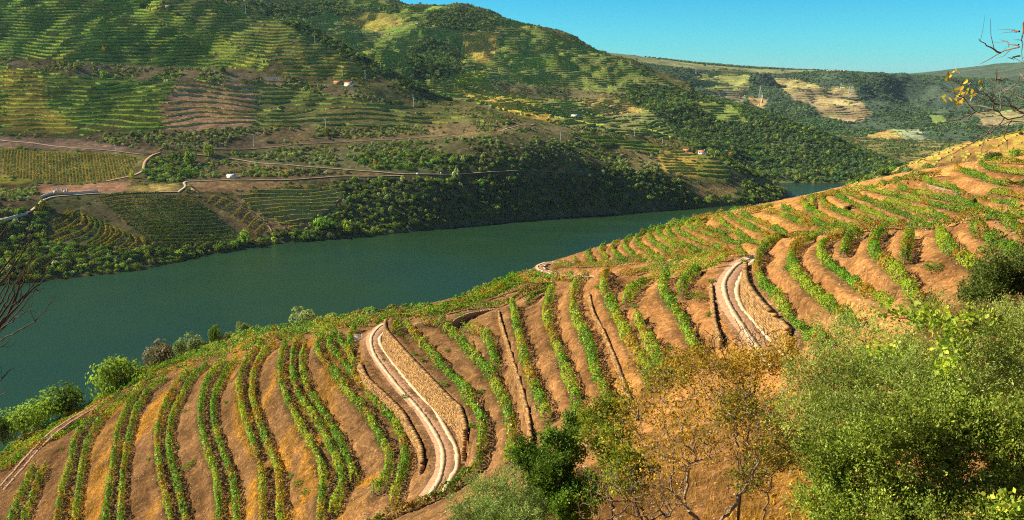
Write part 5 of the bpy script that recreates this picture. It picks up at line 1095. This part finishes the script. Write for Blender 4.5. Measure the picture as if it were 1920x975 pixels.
def leafy(name, label, cat, blobs, n, leaves, llen, size, asp, cols, base, bark, tips=260, r0=.006, rmax=.1, up=.5, shell=.45, lname='crown', group=None, mat=None):
    if n > 1300:
        nb = []
        for c, r in blobs:
            nb.append((c, r * .72))
            for _ in range(7):
                d = RNG.normal(size=3); d[2] += .2; d /= np.linalg.norm(d); nb.append((c + d * r * RNG.uniform(.6, 1.05), r * RNG.uniform(.22, .48)))
        blobs = nb; shell = max(shell, .5)
    V_, F_, c_, O = sprays(blobs, n, leaves, llen, size, asp, cols, up, shell); b0 = np.array([base[0], base[1], gz(base[0], base[1]) - .3]); t = thing(name, label, cat, group, loc=tuple(b0))
    obj(lname, mesh_np(lname, V_ - b0, F_, mat or M['near_leaf'], c_), t)
    cen = np.mean([b[0] for b in blobs], 0); k = Skel([(0, 0, 0), (cen - b0) * .12 + [0, 0, .15], (cen - b0) * .3 + [.05, 0, .2]]); k.tips(O[RNG.choice(len(O), min(tips, len(O)), replace=False)] - b0); obj('trunk', k.mesh('trunk', bark, r0, rmax), t); return t
def atp(u, v, Y):
    p = at_y([(u, v)], [Y])[0]; return p
OL = [(.24, .30, .07), (.32, .38, .10), (.15, .22, .05), (.40, .44, .15), (.30, .36, .05)]
leafy('olive_tree', 'large silvery green olive tree filling the lower right of the photo', 'olive tree', [bl(1640, 665, 19, 95, 75), bl(1745, 650, 20, 95, 70), bl(1850, 660, 20, 95, 80), bl(1575, 740, 18, 95, 85), bl(1690, 745, 17.5, 120, 90), bl(1930, 700, 19, 90, 110), bl(1560, 800, 17.5, 70, 60), bl(1800, 740, 17.5, 100, 70), bl(1880, 760, 17.5, 80, 80), bl(1600, 790, 17, 90, 60), bl(1540, 700, 18.5, 50, 50)], 7200, 15, .42, .075, .3, OL, atp(1720, 900, 19)[:2], M['greybark'])
MG = [(.19, .26, .04), (.26, .33, .05), (.11, .16, .025), (.36, .40, .07), (.15, .20, .035)]
leafy('leafy_shrub', 'dense mid green shrub in the bottom right, in front of the olive tree', 'bush', [bl(1600, 880, 15.5, 90, 110), bl(1700, 860, 15, 120, 110), bl(1830, 880, 15, 120, 120), bl(1930, 850, 15.5, 90, 130), bl(1640, 960, 14.5, 110, 70), bl(1800, 980, 14, 140, 70), bl(1560, 930, 15, 60, 90), bl(1880, 790, 15.5, 90, 50), bl(1740, 810, 15.5, 110, 50)], 6800, 14, .36, .07, .5, MG, atp(1740, 1150, 15)[:2], M['bark'], up=.3)
leafy('climbing_vine', 'wild vine with lime yellow leaves climbing through the olive tree', 'climbing vine', [bl(1790, 640, 18, 40, 50, .4), bl(1775, 700, 17, 22, 60, .3), bl(1690, 590, 19.5, 60, 14, .4), bl(1760, 600, 19, 60, 16, .4), bl(1850, 600, 19, 60, 14, .4), bl(1800, 760, 16, 24, 30, .3), bl(1660, 660, 18, 50, 10, .3), bl(1890, 950, 13.5, 30, 20, .3)], 360, 5, .3, .105, .9, [(.36, .42, .05), (.24, .34, .04), (.46, .44, .06), (.17, .28, .04)], atp(1790, 900, 18)[:2], M['bark'], tips=60, shell=.2)
leafy('round_shrub', 'round dark olive shrub at the right edge below the vine terraces', 'bush', [bl(1862, 540, 42, 60, 48), bl(1905, 520, 43, 50, 45), bl(1935, 550, 42, 60, 60), bl(1830, 565, 41, 30, 26)], 2600, 13, .5, .14, .45, [(.09, .14, .03), (.13, .18, .04), (.06, .09, .02), (.17, .20, .05)], atp(1885, 620, 42)[:2], M['bark'], r0=.012)
leafy('low_bush', 'small pale bush with red brown twigs beneath the round dark shrub', 'bush', [bl(1850, 600, 34, 50, 28), bl(1915, 590, 34, 50, 30)], 700, 12, .4, .11, .4, [(.20, .22, .07), (.28, .18, .07), (.16, .14, .05)], atp(1880, 650, 34)[:2], M['greybark'])
GD = [(.55, .32, .03), (.62, .40, .04), (.42, .24, .03), (.34, .32, .04), (.55, .30, .04), (.28, .18, .05)]
leafy('golden_tree', 'thin branched tree with golden autumn leaves in front of the terraces', 'tree', [bl(1230, 740, 24, 95, 70), bl(1340, 710, 25, 95, 60), bl(1420, 760, 24, 85, 80), bl(1260, 840, 22, 110, 80), bl(1180, 790, 23, 50, 60), bl(1420, 860, 22, 70, 70), bl(1340, 800, 22, 90, 70)], 1300, 7, .35, .085, .55, GD, atp(1345, 1010, 21)[:2], M['twig'], tips=520, r0=.0075, rmax=.085, shell=.25)
leafy('golden_shrub', 'low golden shrub between the upper road and the golden tree', 'bush', [bl(1300, 680, 29, 60, 26), bl(1400, 690, 29, 70, 34), bl(1470, 670, 29, 40, 40)], 900, 8, .4, .10, .5, GD, atp(1400, 735, 29)[:2], M['greybark'], tips=200, shell=.2)
leafy('bare_shrub', 'nearly leafless shrub with dark twigs before the end of the upper road', 'bush', [bl(1400, 640, 31, 70, 55), bl(1340, 650, 31, 45, 45), bl(1460, 640, 31, 45, 40)], 230, 3, .35, .07, .5, GD, atp(1400, 735, 31)[:2], M['bark'], tips=230, r0=.011, rmax=.09, shell=.3)
leafy('bare_bush', 'tangle of bare grey twigs at the bottom of the golden tree', 'bush', [bl(1150, 900, 20, 80, 50), bl(1220, 930, 19, 90, 50), bl(1110, 950, 19, 50, 40)], 300, 3, .3, .05, .5, GD, atp(1260, 1010, 20)[:2], M['greybark'], tips=300, r0=.007, rmax=.05, shell=.3)
leafy('undergrowth', 'mixed green and brown undergrowth behind the stems of the golden tree', 'bush', [bl(1450, 850, 25, 60, 50), bl(1400, 900, 24, 40, 30), bl(1490, 800, 26, 50, 40), bl(1380, 770, 27, 60, 40), bl(1260, 700, 30, 60, 20)], 1500, 11, .35, .09, .5, [(.16, .22, .04), (.24, .22, .05), (.32, .22, .06), (.09, .13, .03)], atp(1450, 960, 25)[:2], M['greybark'], tips=160, shell=.2)
DG = [(.09, .16, .025), (.13, .22, .03), (.19, .29, .04), (.06, .10, .02)]
leafy('dark_bush', 'tall dark green bush at the bottom centre beside the golden tree', 'bush', [bl(1050, 840, 33, 50, 46), bl(1035, 900, 31, 60, 60), bl(1080, 950, 30, 50, 60), bl(1000, 870, 33, 36, 36), bl(1075, 800, 36, 20, 20)], 3000, 13, .4, .115, .6, DG, atp(1045, 985, 32)[:2], M['bark'], r0=.01)
leafy('green_bush', 'yellow tipped green bush between the dark bush and the golden tree', 'bush', [bl(1140, 830, 28, 50, 50), bl(1120, 780, 30, 40, 34), bl(1170, 890, 26, 50, 50), bl(1150, 770, 30, 30, 24)], 1500, 11, .35, .10, .55, [(.16, .24, .03), (.24, .28, .04), (.38, .30, .04), (.09, .15, .02)], atp(1150, 960, 28)[:2], M['bark'])
leafy('young_olive', 'grey green young olive tree at the bottom, right of the curving hedge', 'olive tree', [bl(925, 940, 27, 75, 50), bl(880, 965, 26, 50, 40), bl(985, 960, 26, 50, 45), bl(940, 990, 25, 90, 40)], 2600, 14, .35, .085, .32, [(.17, .24, .07), (.24, .32, .10), (.11, .17, .05), (.30, .36, .14)], atp(930, 1060, 26)[:2], M['greybark'])
# dry grass at the foot of the shrubs
cand = at_y(np.stack([RNG.uniform(1340, 1600, 5200), RNG.uniform(860, 1000, 5200)], 1), 22.0); P_, ok = hit(np.stack([RNG.uniform(1100, 1620, 9000), RNG.uniform(800, 1010, 9000)], 1), NG, 8, 60, .3); B = P_[ok]; m = len(B); ln = RNG.normal(0, .16, (m, 3)); ln[:, 2] = 0; wd = RNG.normal(0, .012, (m, 3)); wd[:, 2] = 0
Vg = np.stack([B - wd, B + wd, B + ln + np.array([0, 0, 1]) * RNG.uniform(.2, .75, (m, 1))], 1).reshape(-1, 3); o = obj('tall_dry_grass', mesh_np('tall_dry_grass', Vg, np.arange(3 * m).reshape(m, 3), M['grass'], np.array((.50, .29, .08)) * RNG.uniform(.4, 1.25, (m, 1))), kind='stuff'); o['label'] = 'tall dry orange grass under the golden tree and beside the green shrub'; o['category'] = 'grass'

# bare branches reaching in from the left and the right --------------------------
def branches(name, label, cat, lines, Y, root, r0, twigs, leaf_uv=None, mat=None):
    b0 = np.array([root[0], root[1], gz(root[0], root[1]) - .2]); t = thing(name, label, cat, None, loc=tuple(b0)); mb = MB()
    for i, s in enumerate(lines):
        q = np.array(PT(s)); P = at_y(q, Y + .25 * math.sin(i * 2.1) + np.linspace(0, .25, len(q)) * (1 if i % 2 else -1)) - b0; P = resample(P, .05); rr = np.linspace(r0, r0 * .28, len(P)) * (1 if i < 6 else .75); P[1:-1] += RNG.normal(0, .004, (len(P) - 2, 3)); mb.tube(P, rr, 5)
        for j in range(int(len(P) * twigs)):
            k = random.randrange(len(P) // 4, len(P) - 1); d = P[k + 1] - P[k]; d /= np.linalg.norm(d) + 1e-9; e = d + RNG.normal(0, .55, 3) * [1, .5, 1]; e /= np.linalg.norm(e); L_ = random.uniform(.05, .2); mb.tube([P[k], P[k] + e * L_ * .5 + RNG.normal(0, .01, 3), P[k] + e * L_ + [0, 0, .02]], [rr[k] * .55, rr[k] * .4, rr[k] * .2], 4)
    hub = at_y([leaf_uv['hub'] if leaf_uv else (-60, 640)], [Y])[0] - b0
    mb.tube([(0, 0, 0), hub * .35 + [.05, 0, .1], hub * .75, hub], [.09, .075, .05, .03], 8)
    for s in lines:
        p = at_y([PT(s)[0]], [Y])[0] - b0; u0 = PT(s)[0][0]
        if u0 < 5 or u0 > 1915: mb.tube([hub, (hub + p) / 2 + RNG.normal(0, .03, 3), p], [.022, .014, r0], 5)
    obj('branch', mb.mesh('branch', mat or M['greybark']), t); return t, b0
branches('bare_tree', 'bare brown twigs of a leafless tree reaching in from the left edge', 'tree', ['-4,450 0,444 15,418', '-4,516 0,511 28,474 59,418', '-3,535 7,522 44,470 66,430', '-4,620 22,574 48,503 70,463 101,404', '-4,602 0,596 37,540 63,496 80,478', '-4,612 0,607 30,577 85,522 126,524', '0,610 33,573 92,492 122,484 140,468', '-4,630 0,622 44,574 89,511', '-4,640 0,637 30,622 74,596 104,555', '-4,655 0,652 22,634', '-4,622 0,618 37,592 56,581 66,578', '-4,718 0,714 15,696 28,690', '-4,745 0,742 13,733', '-4,560 0,552 20,520 42,488', '-4,590 10,570 30,530 50,505 60,470', '22,574 40,560 60,548 82,540', '10,600 30,560 34,530 40,500', '-4,575 12,548 22,500 34,470'], 6.0, (-4.6, 6.2), .0085, .30, mat=M['darktwig'])
tb, b0 = branches('autumn_tree', 'bare twiggy branch with a few yellow leaves at the upper right edge', 'tree', ['1921,40 1919,46 1916,77 1914,90 1916,108 1921,118', '1911,88 1876,99 1838,120', '1876,99 1853,87 1835,73', '1910,84 1890,80 1874,74', '1912,105 1889,109', '1911,59 1897,59', '1924,214 1897,226 1884,220 1863,205 1830,209 1807,182 1790,175 1780,150', '1924,189 1884,169 1853,146', '1830,209 1797,223 1746,235', '1897,226 1860,238 1830,234 1850,248', '1867,151 1871,128', '1868,150 1884,150 1894,136', '1863,205 1861,164', '1875,208 1875,166', '1924,215 1895,195 1880,170', '1807,182 1790,186 1768,178', '1884,220 1860,246 1820,270 1760,300 1700,296', '1924,150 1915,140 1912,130', '1860,238 1845,262 1840,290', '1897,226 1885,250 1890,280', '1924,200 1900,203 1870,196 1840,185', '1830,209 1815,225 1812,245', '1880,170 1905,160 1912,140', '1863,205 1835,196 1815,200 1790,196', '1870,196 1850,180 1842,160', '1807,182 1800,165 1803,150'], 5.2, (5.0, 5.6), .0060, .35, dict(hub=(1990, 230)))
lm = mesh_np('leaf', [(0, 0, 0), (.013, .004, .012), (.014, .003, .03), (0, 0, .048), (-.014, .004, .03), (-.012, .003, .012)], [[0, 1, 2, 3], [0, 3, 4, 5]], M['near_leaf'], [(.62, .42, .04), (.55, .40, .05)])
for u, v in [(1782, 137), (1779, 133), (1785, 140), (1795, 130), (1791, 128), (1799, 134), (1777, 143), (1786, 134), (1815, 150), (1818, 156), (1811, 148), (1805, 170), (1802, 166), (1809, 173), (1820, 178), (1815, 174), (1824, 181), (1800, 176), (1796, 171), (1830, 178), (1834, 176), (1770, 180), (1767, 184), (1774, 177), (1790, 192), (1787, 188), (1794, 190), (1840, 150), (1812, 168), (1817, 165), (1806, 160), (1808, 181), (1826, 172), (1822, 167), (1792, 183), (1799, 188), (1778, 183), (1813, 184), (1842, 163), (1837, 184)]:
    o = obj('leaf', lm, tb); p = at_y([(u, v)], [5.2 + random.uniform(-.08, .08)])[0] - b0; o.location = p; o.rotation_euler = (random.uniform(1.6, 4.0), random.uniform(-.9, .9), random.uniform(0, 6.28)); s_ = random.uniform(.5, .85); o.scale = (s_, s_, s_)

# ------------------------------------------------------------------ buildings, poles and small things on the far side
def house(uv, L_, W_, H_, rot, label, wall='white', roof='tile', nwin=3, name='farmhouse'):
    P, ok = hit([uv]); P = P[0]; t = thing(name, label, 'house', None, loc=(P[0], P[1], P[2] - .3)); t.rotation_euler = (0, 0, rot)
    mb = MB(); mb.box((0, 0, H_ / 2 - 1), (L_, W_, H_ + 2)); g = [(-L_ / 2, -W_ / 2, H_), (-L_ / 2, W_ / 2, H_), (-L_ / 2, 0, H_ + W_ * .27), (L_ / 2, -W_ / 2, H_), (L_ / 2, W_ / 2, H_), (L_ / 2, 0, H_ + W_ * .27)]
    mb.add(g, [[0, 2, 1, 1], [3, 4, 5, 5]]); obj('wall', mb.mesh('wall', M[wall]), t)
    mb = MB(); e = .5; hz = H_ + W_ * .27 + .15
    for s_ in (-1, 1):
        a = [(-L_ / 2 - e, s_ * (W_ / 2 + e), H_ - .12), (L_ / 2 + e, s_ * (W_ / 2 + e), H_ - .12), (L_ / 2 + e, 0, hz), (-L_ / 2 - e, 0, hz)]; a += [(x, y, z + .25) for x, y, z in a]
        mb.add(a, [[0, 1, 2, 3], [4, 5, 6, 7], [0, 1, 5, 4], [1, 2, 6, 5], [2, 3, 7, 6], [3, 0, 4, 7]])
    rf = obj('roof', mb.mesh('roof', M[roof]), t)
    mb = MB(); mb.box((L_ * .25, W_ * .12, hz + .5), (.9, .7, 1.6)); obj('chimney', mb.mesh('chimney', M[wall]), rf)
    wm = None
    for k in range(nwin):
        x = (k - (nwin - 1) / 2) * L_ / nwin
        mb = MB()
        if k == nwin // 2: mb.box((x, -W_ / 2 - .03, 1.1), (1.3, .12, 2.3)); obj('door', mb.mesh('door', M['stake']), t)
        else: mb.box((x, -W_ / 2 - .03, H_ * .58), (1.3, .12, 1.3)); obj('window', mb.mesh('window', M['dark']), t)
house((655, 161), 15, 8, 4.5, R(-12), 'white farmhouse with red tiled roof on the shoulder of the left hill')
house((634, 157), 14, 7, 3.2, R(-8), 'long low red roofed annex left of the white farmhouse', 'gate')
house((1317, 289), 13, 8, 4.5, R(-25), 'white house with orange roof above the yellow vineyard on the point')
house((1288, 284), 12, 7, 2.6, R(-10), 'low orange roofed house left of the white one on the point', 'gate')
house((1078, 219), 14, 7, 2.6, R(-5), 'small pale roofed building among the vineyards of the back hill', 'white', 'metal')
house((434, 333), 11, 5, 3.0, R(-4), 'pale metal roofed shed beside the main road', 'metal', 'metal', 1, 'shed')
house((315, 15), 9, 6, 3, R(20), 'small grey barn near the top edge of the left hill', 'gate', 'gate', 1, 'barn')
# cypress beside the white house on the point
P1, ok = hit([(1302, 287)]); cy = thing('cypress', 'dark slender cypress between the two houses on the point', 'tree', None, loc=tuple(P1[0])); cy.scale = (2.4, 2.4, 11); obj('crown', crown_mesh('crown', 500, .35, (.02, .045, .02), 77, flat=.62, lobes=3), cy); obj('trunk', TRK[0], cy)
# lettering on the hillside
P1, ok = hit([(510, 152)]); P1 = P1[0]; sg = thing('hillside_sign', 'row of pale capital letters standing among trees on the hillside', 'sign', None, loc=(P1[0], P1[1], P1[2])); LH = 6.6
for k, ch in enumerate('SANDEMAN'):
    cu = bpy.data.curves.new('letter', 'FONT'); cu.body = ch; cu.size = LH * 1.35; cu.extrude = .2; cu.offset = .12; cu.align_x = 'CENTER'; cu.materials.append(M['white']); tmp = bpy.data.objects.new('letter', cu); COL.objects.link(tmp); bpy.context.view_layer.update(); me_ = bpy.data.meshes.new_from_object(tmp.evaluated_get(bpy.context.evaluated_depsgraph_get())); bpy.data.objects.remove(tmp); o = bpy.data.objects.new('letter', me_); COL.objects.link(o); o.parent = sg; o.location = ((k - 3.5) * 3.35, 0, 1.5); o.rotation_euler = (R(90), 0, 0); o.scale = (.42, 1, 1)
mb = MB()
for k in range(9): mb.tube([((k - 4) * 3.3, .6, -1.5), ((k - 4) * 3.3, .5, 6.5)], .12, 4)
mb.tube([(-14, .5, 2), (14, .5, 2)], .1, 4); mb.tube([(-14, .5, 6), (14, .5, 6)], .1, 4); obj('support_frame', mb.mesh('support_frame', M['stake']), sg)
# the stone gateway by the main road
P1, ok = hit([(113, 364)]); P1 = P1[0]; gt = thing('stone_gateway', 'pale stone gateway with pinnacles beside the main road', 'gateway', None, loc=tuple(P1 - [0, 0, .3])); s = P1[1] / FPX
for x0, x1, h in ((-13, -4, 8.5), (4, 14, 8.5)):
    mb = MB(); mb.box(((x0 + x1) / 2 * s, 0, h * s / 2), ((x1 - x0) * s, 1.2, h * s)); obj('wall', mb.mesh('wall', M['pale']), gt)
for x in (-13, -4, 4, 14):
    mb = MB(); mb.box((x * s, -.1, 5 * s), (1.4 * s, 1.7, 10 * s)); mb.box((x * s, -.1, 10.3 * s), (2.0 * s, 2.0, .6 * s)); mb.tube([(x * s, -.1, 10.6 * s), (x * s, -.1, 12 * s), (x * s, -.1, 14 * s)], [.5, .35, .08], 6); obj('pillar', mb.mesh('pillar', M['pale']), gt)
mb = MB(); a_ = np.linspace(0, math.pi, 9); mb.tube(np.stack([np.cos(a_) * 3.3 * s, a_ * 0, 6.5 * s + np.sin(a_) * 2.4 * s], 1), .45, 5); obj('arch', mb.mesh('arch', M['white']), gt)
mb = MB()
for k in range(9): mb.tube([((-3 + k * .75) * s, 0, 0), ((-3 + k * .75) * s, 0, 6.5 * s)], .09, 4)
mb.tube([(-3 * s, 0, 3 * s), (3 * s, 0, 3 * s)], .12, 4); obj('gate', mb.mesh('gate', M['stake']), gt)
for s_, lab in (('128,364 150,363 184,360', 'long low pale wall running right from the stone gateway'), ('99,364 88,367 76,372', 'short low pale wall running left from the stone gateway'), ('0,417 30,408 52,402', 'pale roadside wall at the far left of the main road')):
    P, ok = hit(PT(s_)); P = resample(P, 2.5); w_ = ribbon(P, .8, 2.6, 'roadside_wall', M['pale'], G=FG, thick=3.2); w_['label'] = lab; w_['category'] = 'wall'
# poles and pylons
def pole(uv, hpx, lab, lattice=False, G=None, y0=560, y1=3000):
    P, ok = hit([uv], G, y0, y1)
    if not ok[0]: return
    P = P[0]; H_ = hpx / FPX * P[1]; t = thing('pylon' if lattice else 'power_pole', lab, 'pylon' if lattice else 'power pole', 'power poles on the opposite side', loc=tuple(P)); mb = MB(); r = .38 if P[1] < 2000 else .8
    if lattice:
        b = H_ * .11
        for sx in (-1, 1):
            for sy in (-1, 1): mb.tube([(sx * b, sy * b, -1), (sx * b * .3, sy * b * .3, H_ * .7), (0, 0, H_)], r * .5, 4)
        for k in range(7):
            z0, z1 = H_ * k / 8, H_ * (k + 1) / 8; w0, w1 = b * (1 - .95 * z0 / H_), b * (1 - .95 * z1 / H_)
            for sy in (-1, 1): mb.tube([(-w0, sy * w0, z0), (w1, sy * w1, z1)], r * .35, 3); mb.tube([(w0, sy * w0, z0), (-w1, sy * w1, z1)], r * .35, 3)
        obj('lattice_tower', mb.mesh('lattice_tower', M['metal']), t)
    else: mb.tube([(0, 0, -1), (0, 0, H_)], [r, r * .65], 6); obj('mast', mb.mesh('mast', M['metal']), t)
    for z in ((.95, .82, .7) if lattice else (.95,)):
        mb = MB(); w_ = H_ * (.16 if lattice else .10); mb.box((0, 0, H_ * z), (w_ * 2, r * .8, r * .8))
        for x in (-w_, 0, w_): mb.tube([(x, 0, H_ * z - .2), (x, 0, H_ * z - 1.3)], .16, 4)
        obj('crossarm', mb.mesh('crossarm', M['metal']), t)
for uv, hp, lab in (((218, 293), 22, 'pale power pole at the top edge of the flat vineyard'), ((476, 275), 24, 'power pole among the olive trees above the fork of the roads'), ((611, 243), 19, 'white power pole at the foot of the brown hillside vineyard'), ((642, 143), 20, 'tall power pole just above the white farmhouse'), ((685, 150), 18, 'power pole right of the white farmhouse'), ((776, 202), 20, 'power pole on the terraces right of the farmhouse'), ((917, 206), 19, 'power pole on the golden slope in the middle of the valley'), ((1190, 255), 11, 'small power pole near the pale roofed building'), ((1242, 270), 12, 'small power pole above the yellow vineyard on the point'), ((461, 28), 26, 'tall pole at the top edge of the left hill'), ((591, 86), 18, 'pole on the ridge of the left hill'), ((1340, 297), 8, 'tiny pole right of the white house on the point'), ((1051, 262), 14, 'pole in the scrub left of the small green terraces')): pole(uv, hp, lab)
for uv, hp, lab in (((1425, 185), 24, 'lattice pylon left of the brown terraces on the farthest ridge'), ((1592, 184), 26, 'tall lattice pylon in the dark fold of the farthest ridge'), ((1577, 168), 12, 'smaller lattice pylon behind the tall one'), ((1305, 141), 12, 'little lattice pylon on the light fields of the farthest ridge')): pole(uv, hp, lab, True, FG2, 2010, 6000)
# small town on the skyline
for k, u in enumerate((1552, 1557, 1562, 1566, 1571, 1576, 1583)):
    P, ok = hit([(u, 134.5)], FG2, 2010, 6500)
    if ok[0]:
        P = P[0]; t = thing('distant_house', ORD[k] + ' tiny pale house from the left in the village on the skyline', 'house', 'village houses on the skyline', loc=tuple(P)); mb = MB(); w_ = 12 + 5 * (k % 3); mb.box((0, 0, 3), (w_, 9, 8)); obj('wall', mb.mesh('wall', M['white']), t); mb = MB(); mb.box((0, 0, 8.2), (w_ + 1, 10, 2.6), taper=.35); obj('roof', mb.mesh('roof', M['tile']), t)
# white van and road signs in the lay-by
P1, ok = hit([(784, 328)]); P1 = P1[0]; vn = thing('parked_van', 'small white van parked on the main road above the wood', 'van', None, loc=tuple(P1 + [0, 0, .45])); mb = MB(); mb.box((-.4, 0, 1.35), (3.6, 1.9, 1.9)); mb.box((1.9, 0, .95), (1.4, 1.85, 1.1), taper=.85); obj('body', mb.mesh('body', M['white']), vn); mb = MB(); mb.box((1.45, 0, 1.75), (.7, 1.8, .8), taper=.8); obj('windscreen', mb.mesh('windscreen', M['dark']), vn)
for x in (-1.5, 1.6):
    for y in (-.9, .9):
        mb = MB(); mb.tube([(x, y - .12, .38), (x, y + .12, .38)], .38, 10); obj('wheel', mb.mesh('wheel', M['dark']), vn)
for uv, lab in (((827, 328), 'white road sign right of the parked van'), ((850, 327), 'second road sign farther right of the parked van')):
    P1, ok = hit([uv]); t = thing('road_sign', lab, 'road sign', None, loc=tuple(P1[0])); mb = MB(); mb.tube([(0, 0, -.5), (0, 0, 3)], .08, 5); obj('post', mb.mesh('post', M['metal']), t); mb = MB(); mb.box((0, -.1, 2.7), (1.6, .08, 2.0)); obj('panel', mb.mesh('panel', M['white']), t)
# stone hut on the far spur and steel grate at the road bend
P1, ok = hit([(1590, 396)], NG, 60, 261, .4); P1 = P1[0]; t = thing('stone_hut', 'tiny stone shelter with a dark opening between the rows of the far spur', 'hut', None, loc=tuple(P1)); t.scale = (.7, .7, .7); mb = MB()
mb.box((-1.1, 0, .5), (1.4, 1.2, 1.4)); mb.box((.55, .1, .5), (.3, 1.0, 1.4)); mb.box((-.1, 0, 1.3), (2.4, 1.4, .25)); obj('wall', mb.mesh('wall', M['stone']), t); mb = MB(); mb.box((0, .35, .5), (.8, .5, 1.3)); obj('opening', mb.mesh('opening', M['dark']), t)
P1, ok = hit([(672, 640)], NG, 60, 261, .4); P1 = P1[0]; t = thing('steel_grate', 'small steel grate in a stone pit at the bend of the lower road', 'grate', None, loc=tuple(P1)); mb = MB()
for k in range(5): mb.box((0, 0, .15 + k * .28), (1.5, .12, .12))
for x in (-.75, .75): mb.box((x, 0, .7), (.12, .14, 1.5))
obj('bar', mb.mesh('bar', M['metal']), t)

# ------------------------------------------------------------------ air
hz = bpy.data.materials.new('thin_air'); hz.use_nodes = True; N, L = hz.node_tree.nodes, hz.node_tree.links; N.clear(); pv = N.new('ShaderNodeVolumePrincipled'); pv.inputs['Color'].default_value = (.62, .80, 1.0, 1); pv.inputs['Density'].default_value = .000014; pv.inputs['Anisotropy'].default_value = .1; o = N.new('ShaderNodeOutputMaterial'); L.new(pv.outputs[0], o.inputs['Volume'])
mb = MB(); mb.box((2000, 13000, 240), (46000, 32000, 560)); ho = obj('haze', mb.mesh('haze', hz), kind='stuff'); ho['label'] = 'thin blue haze in the valley air'
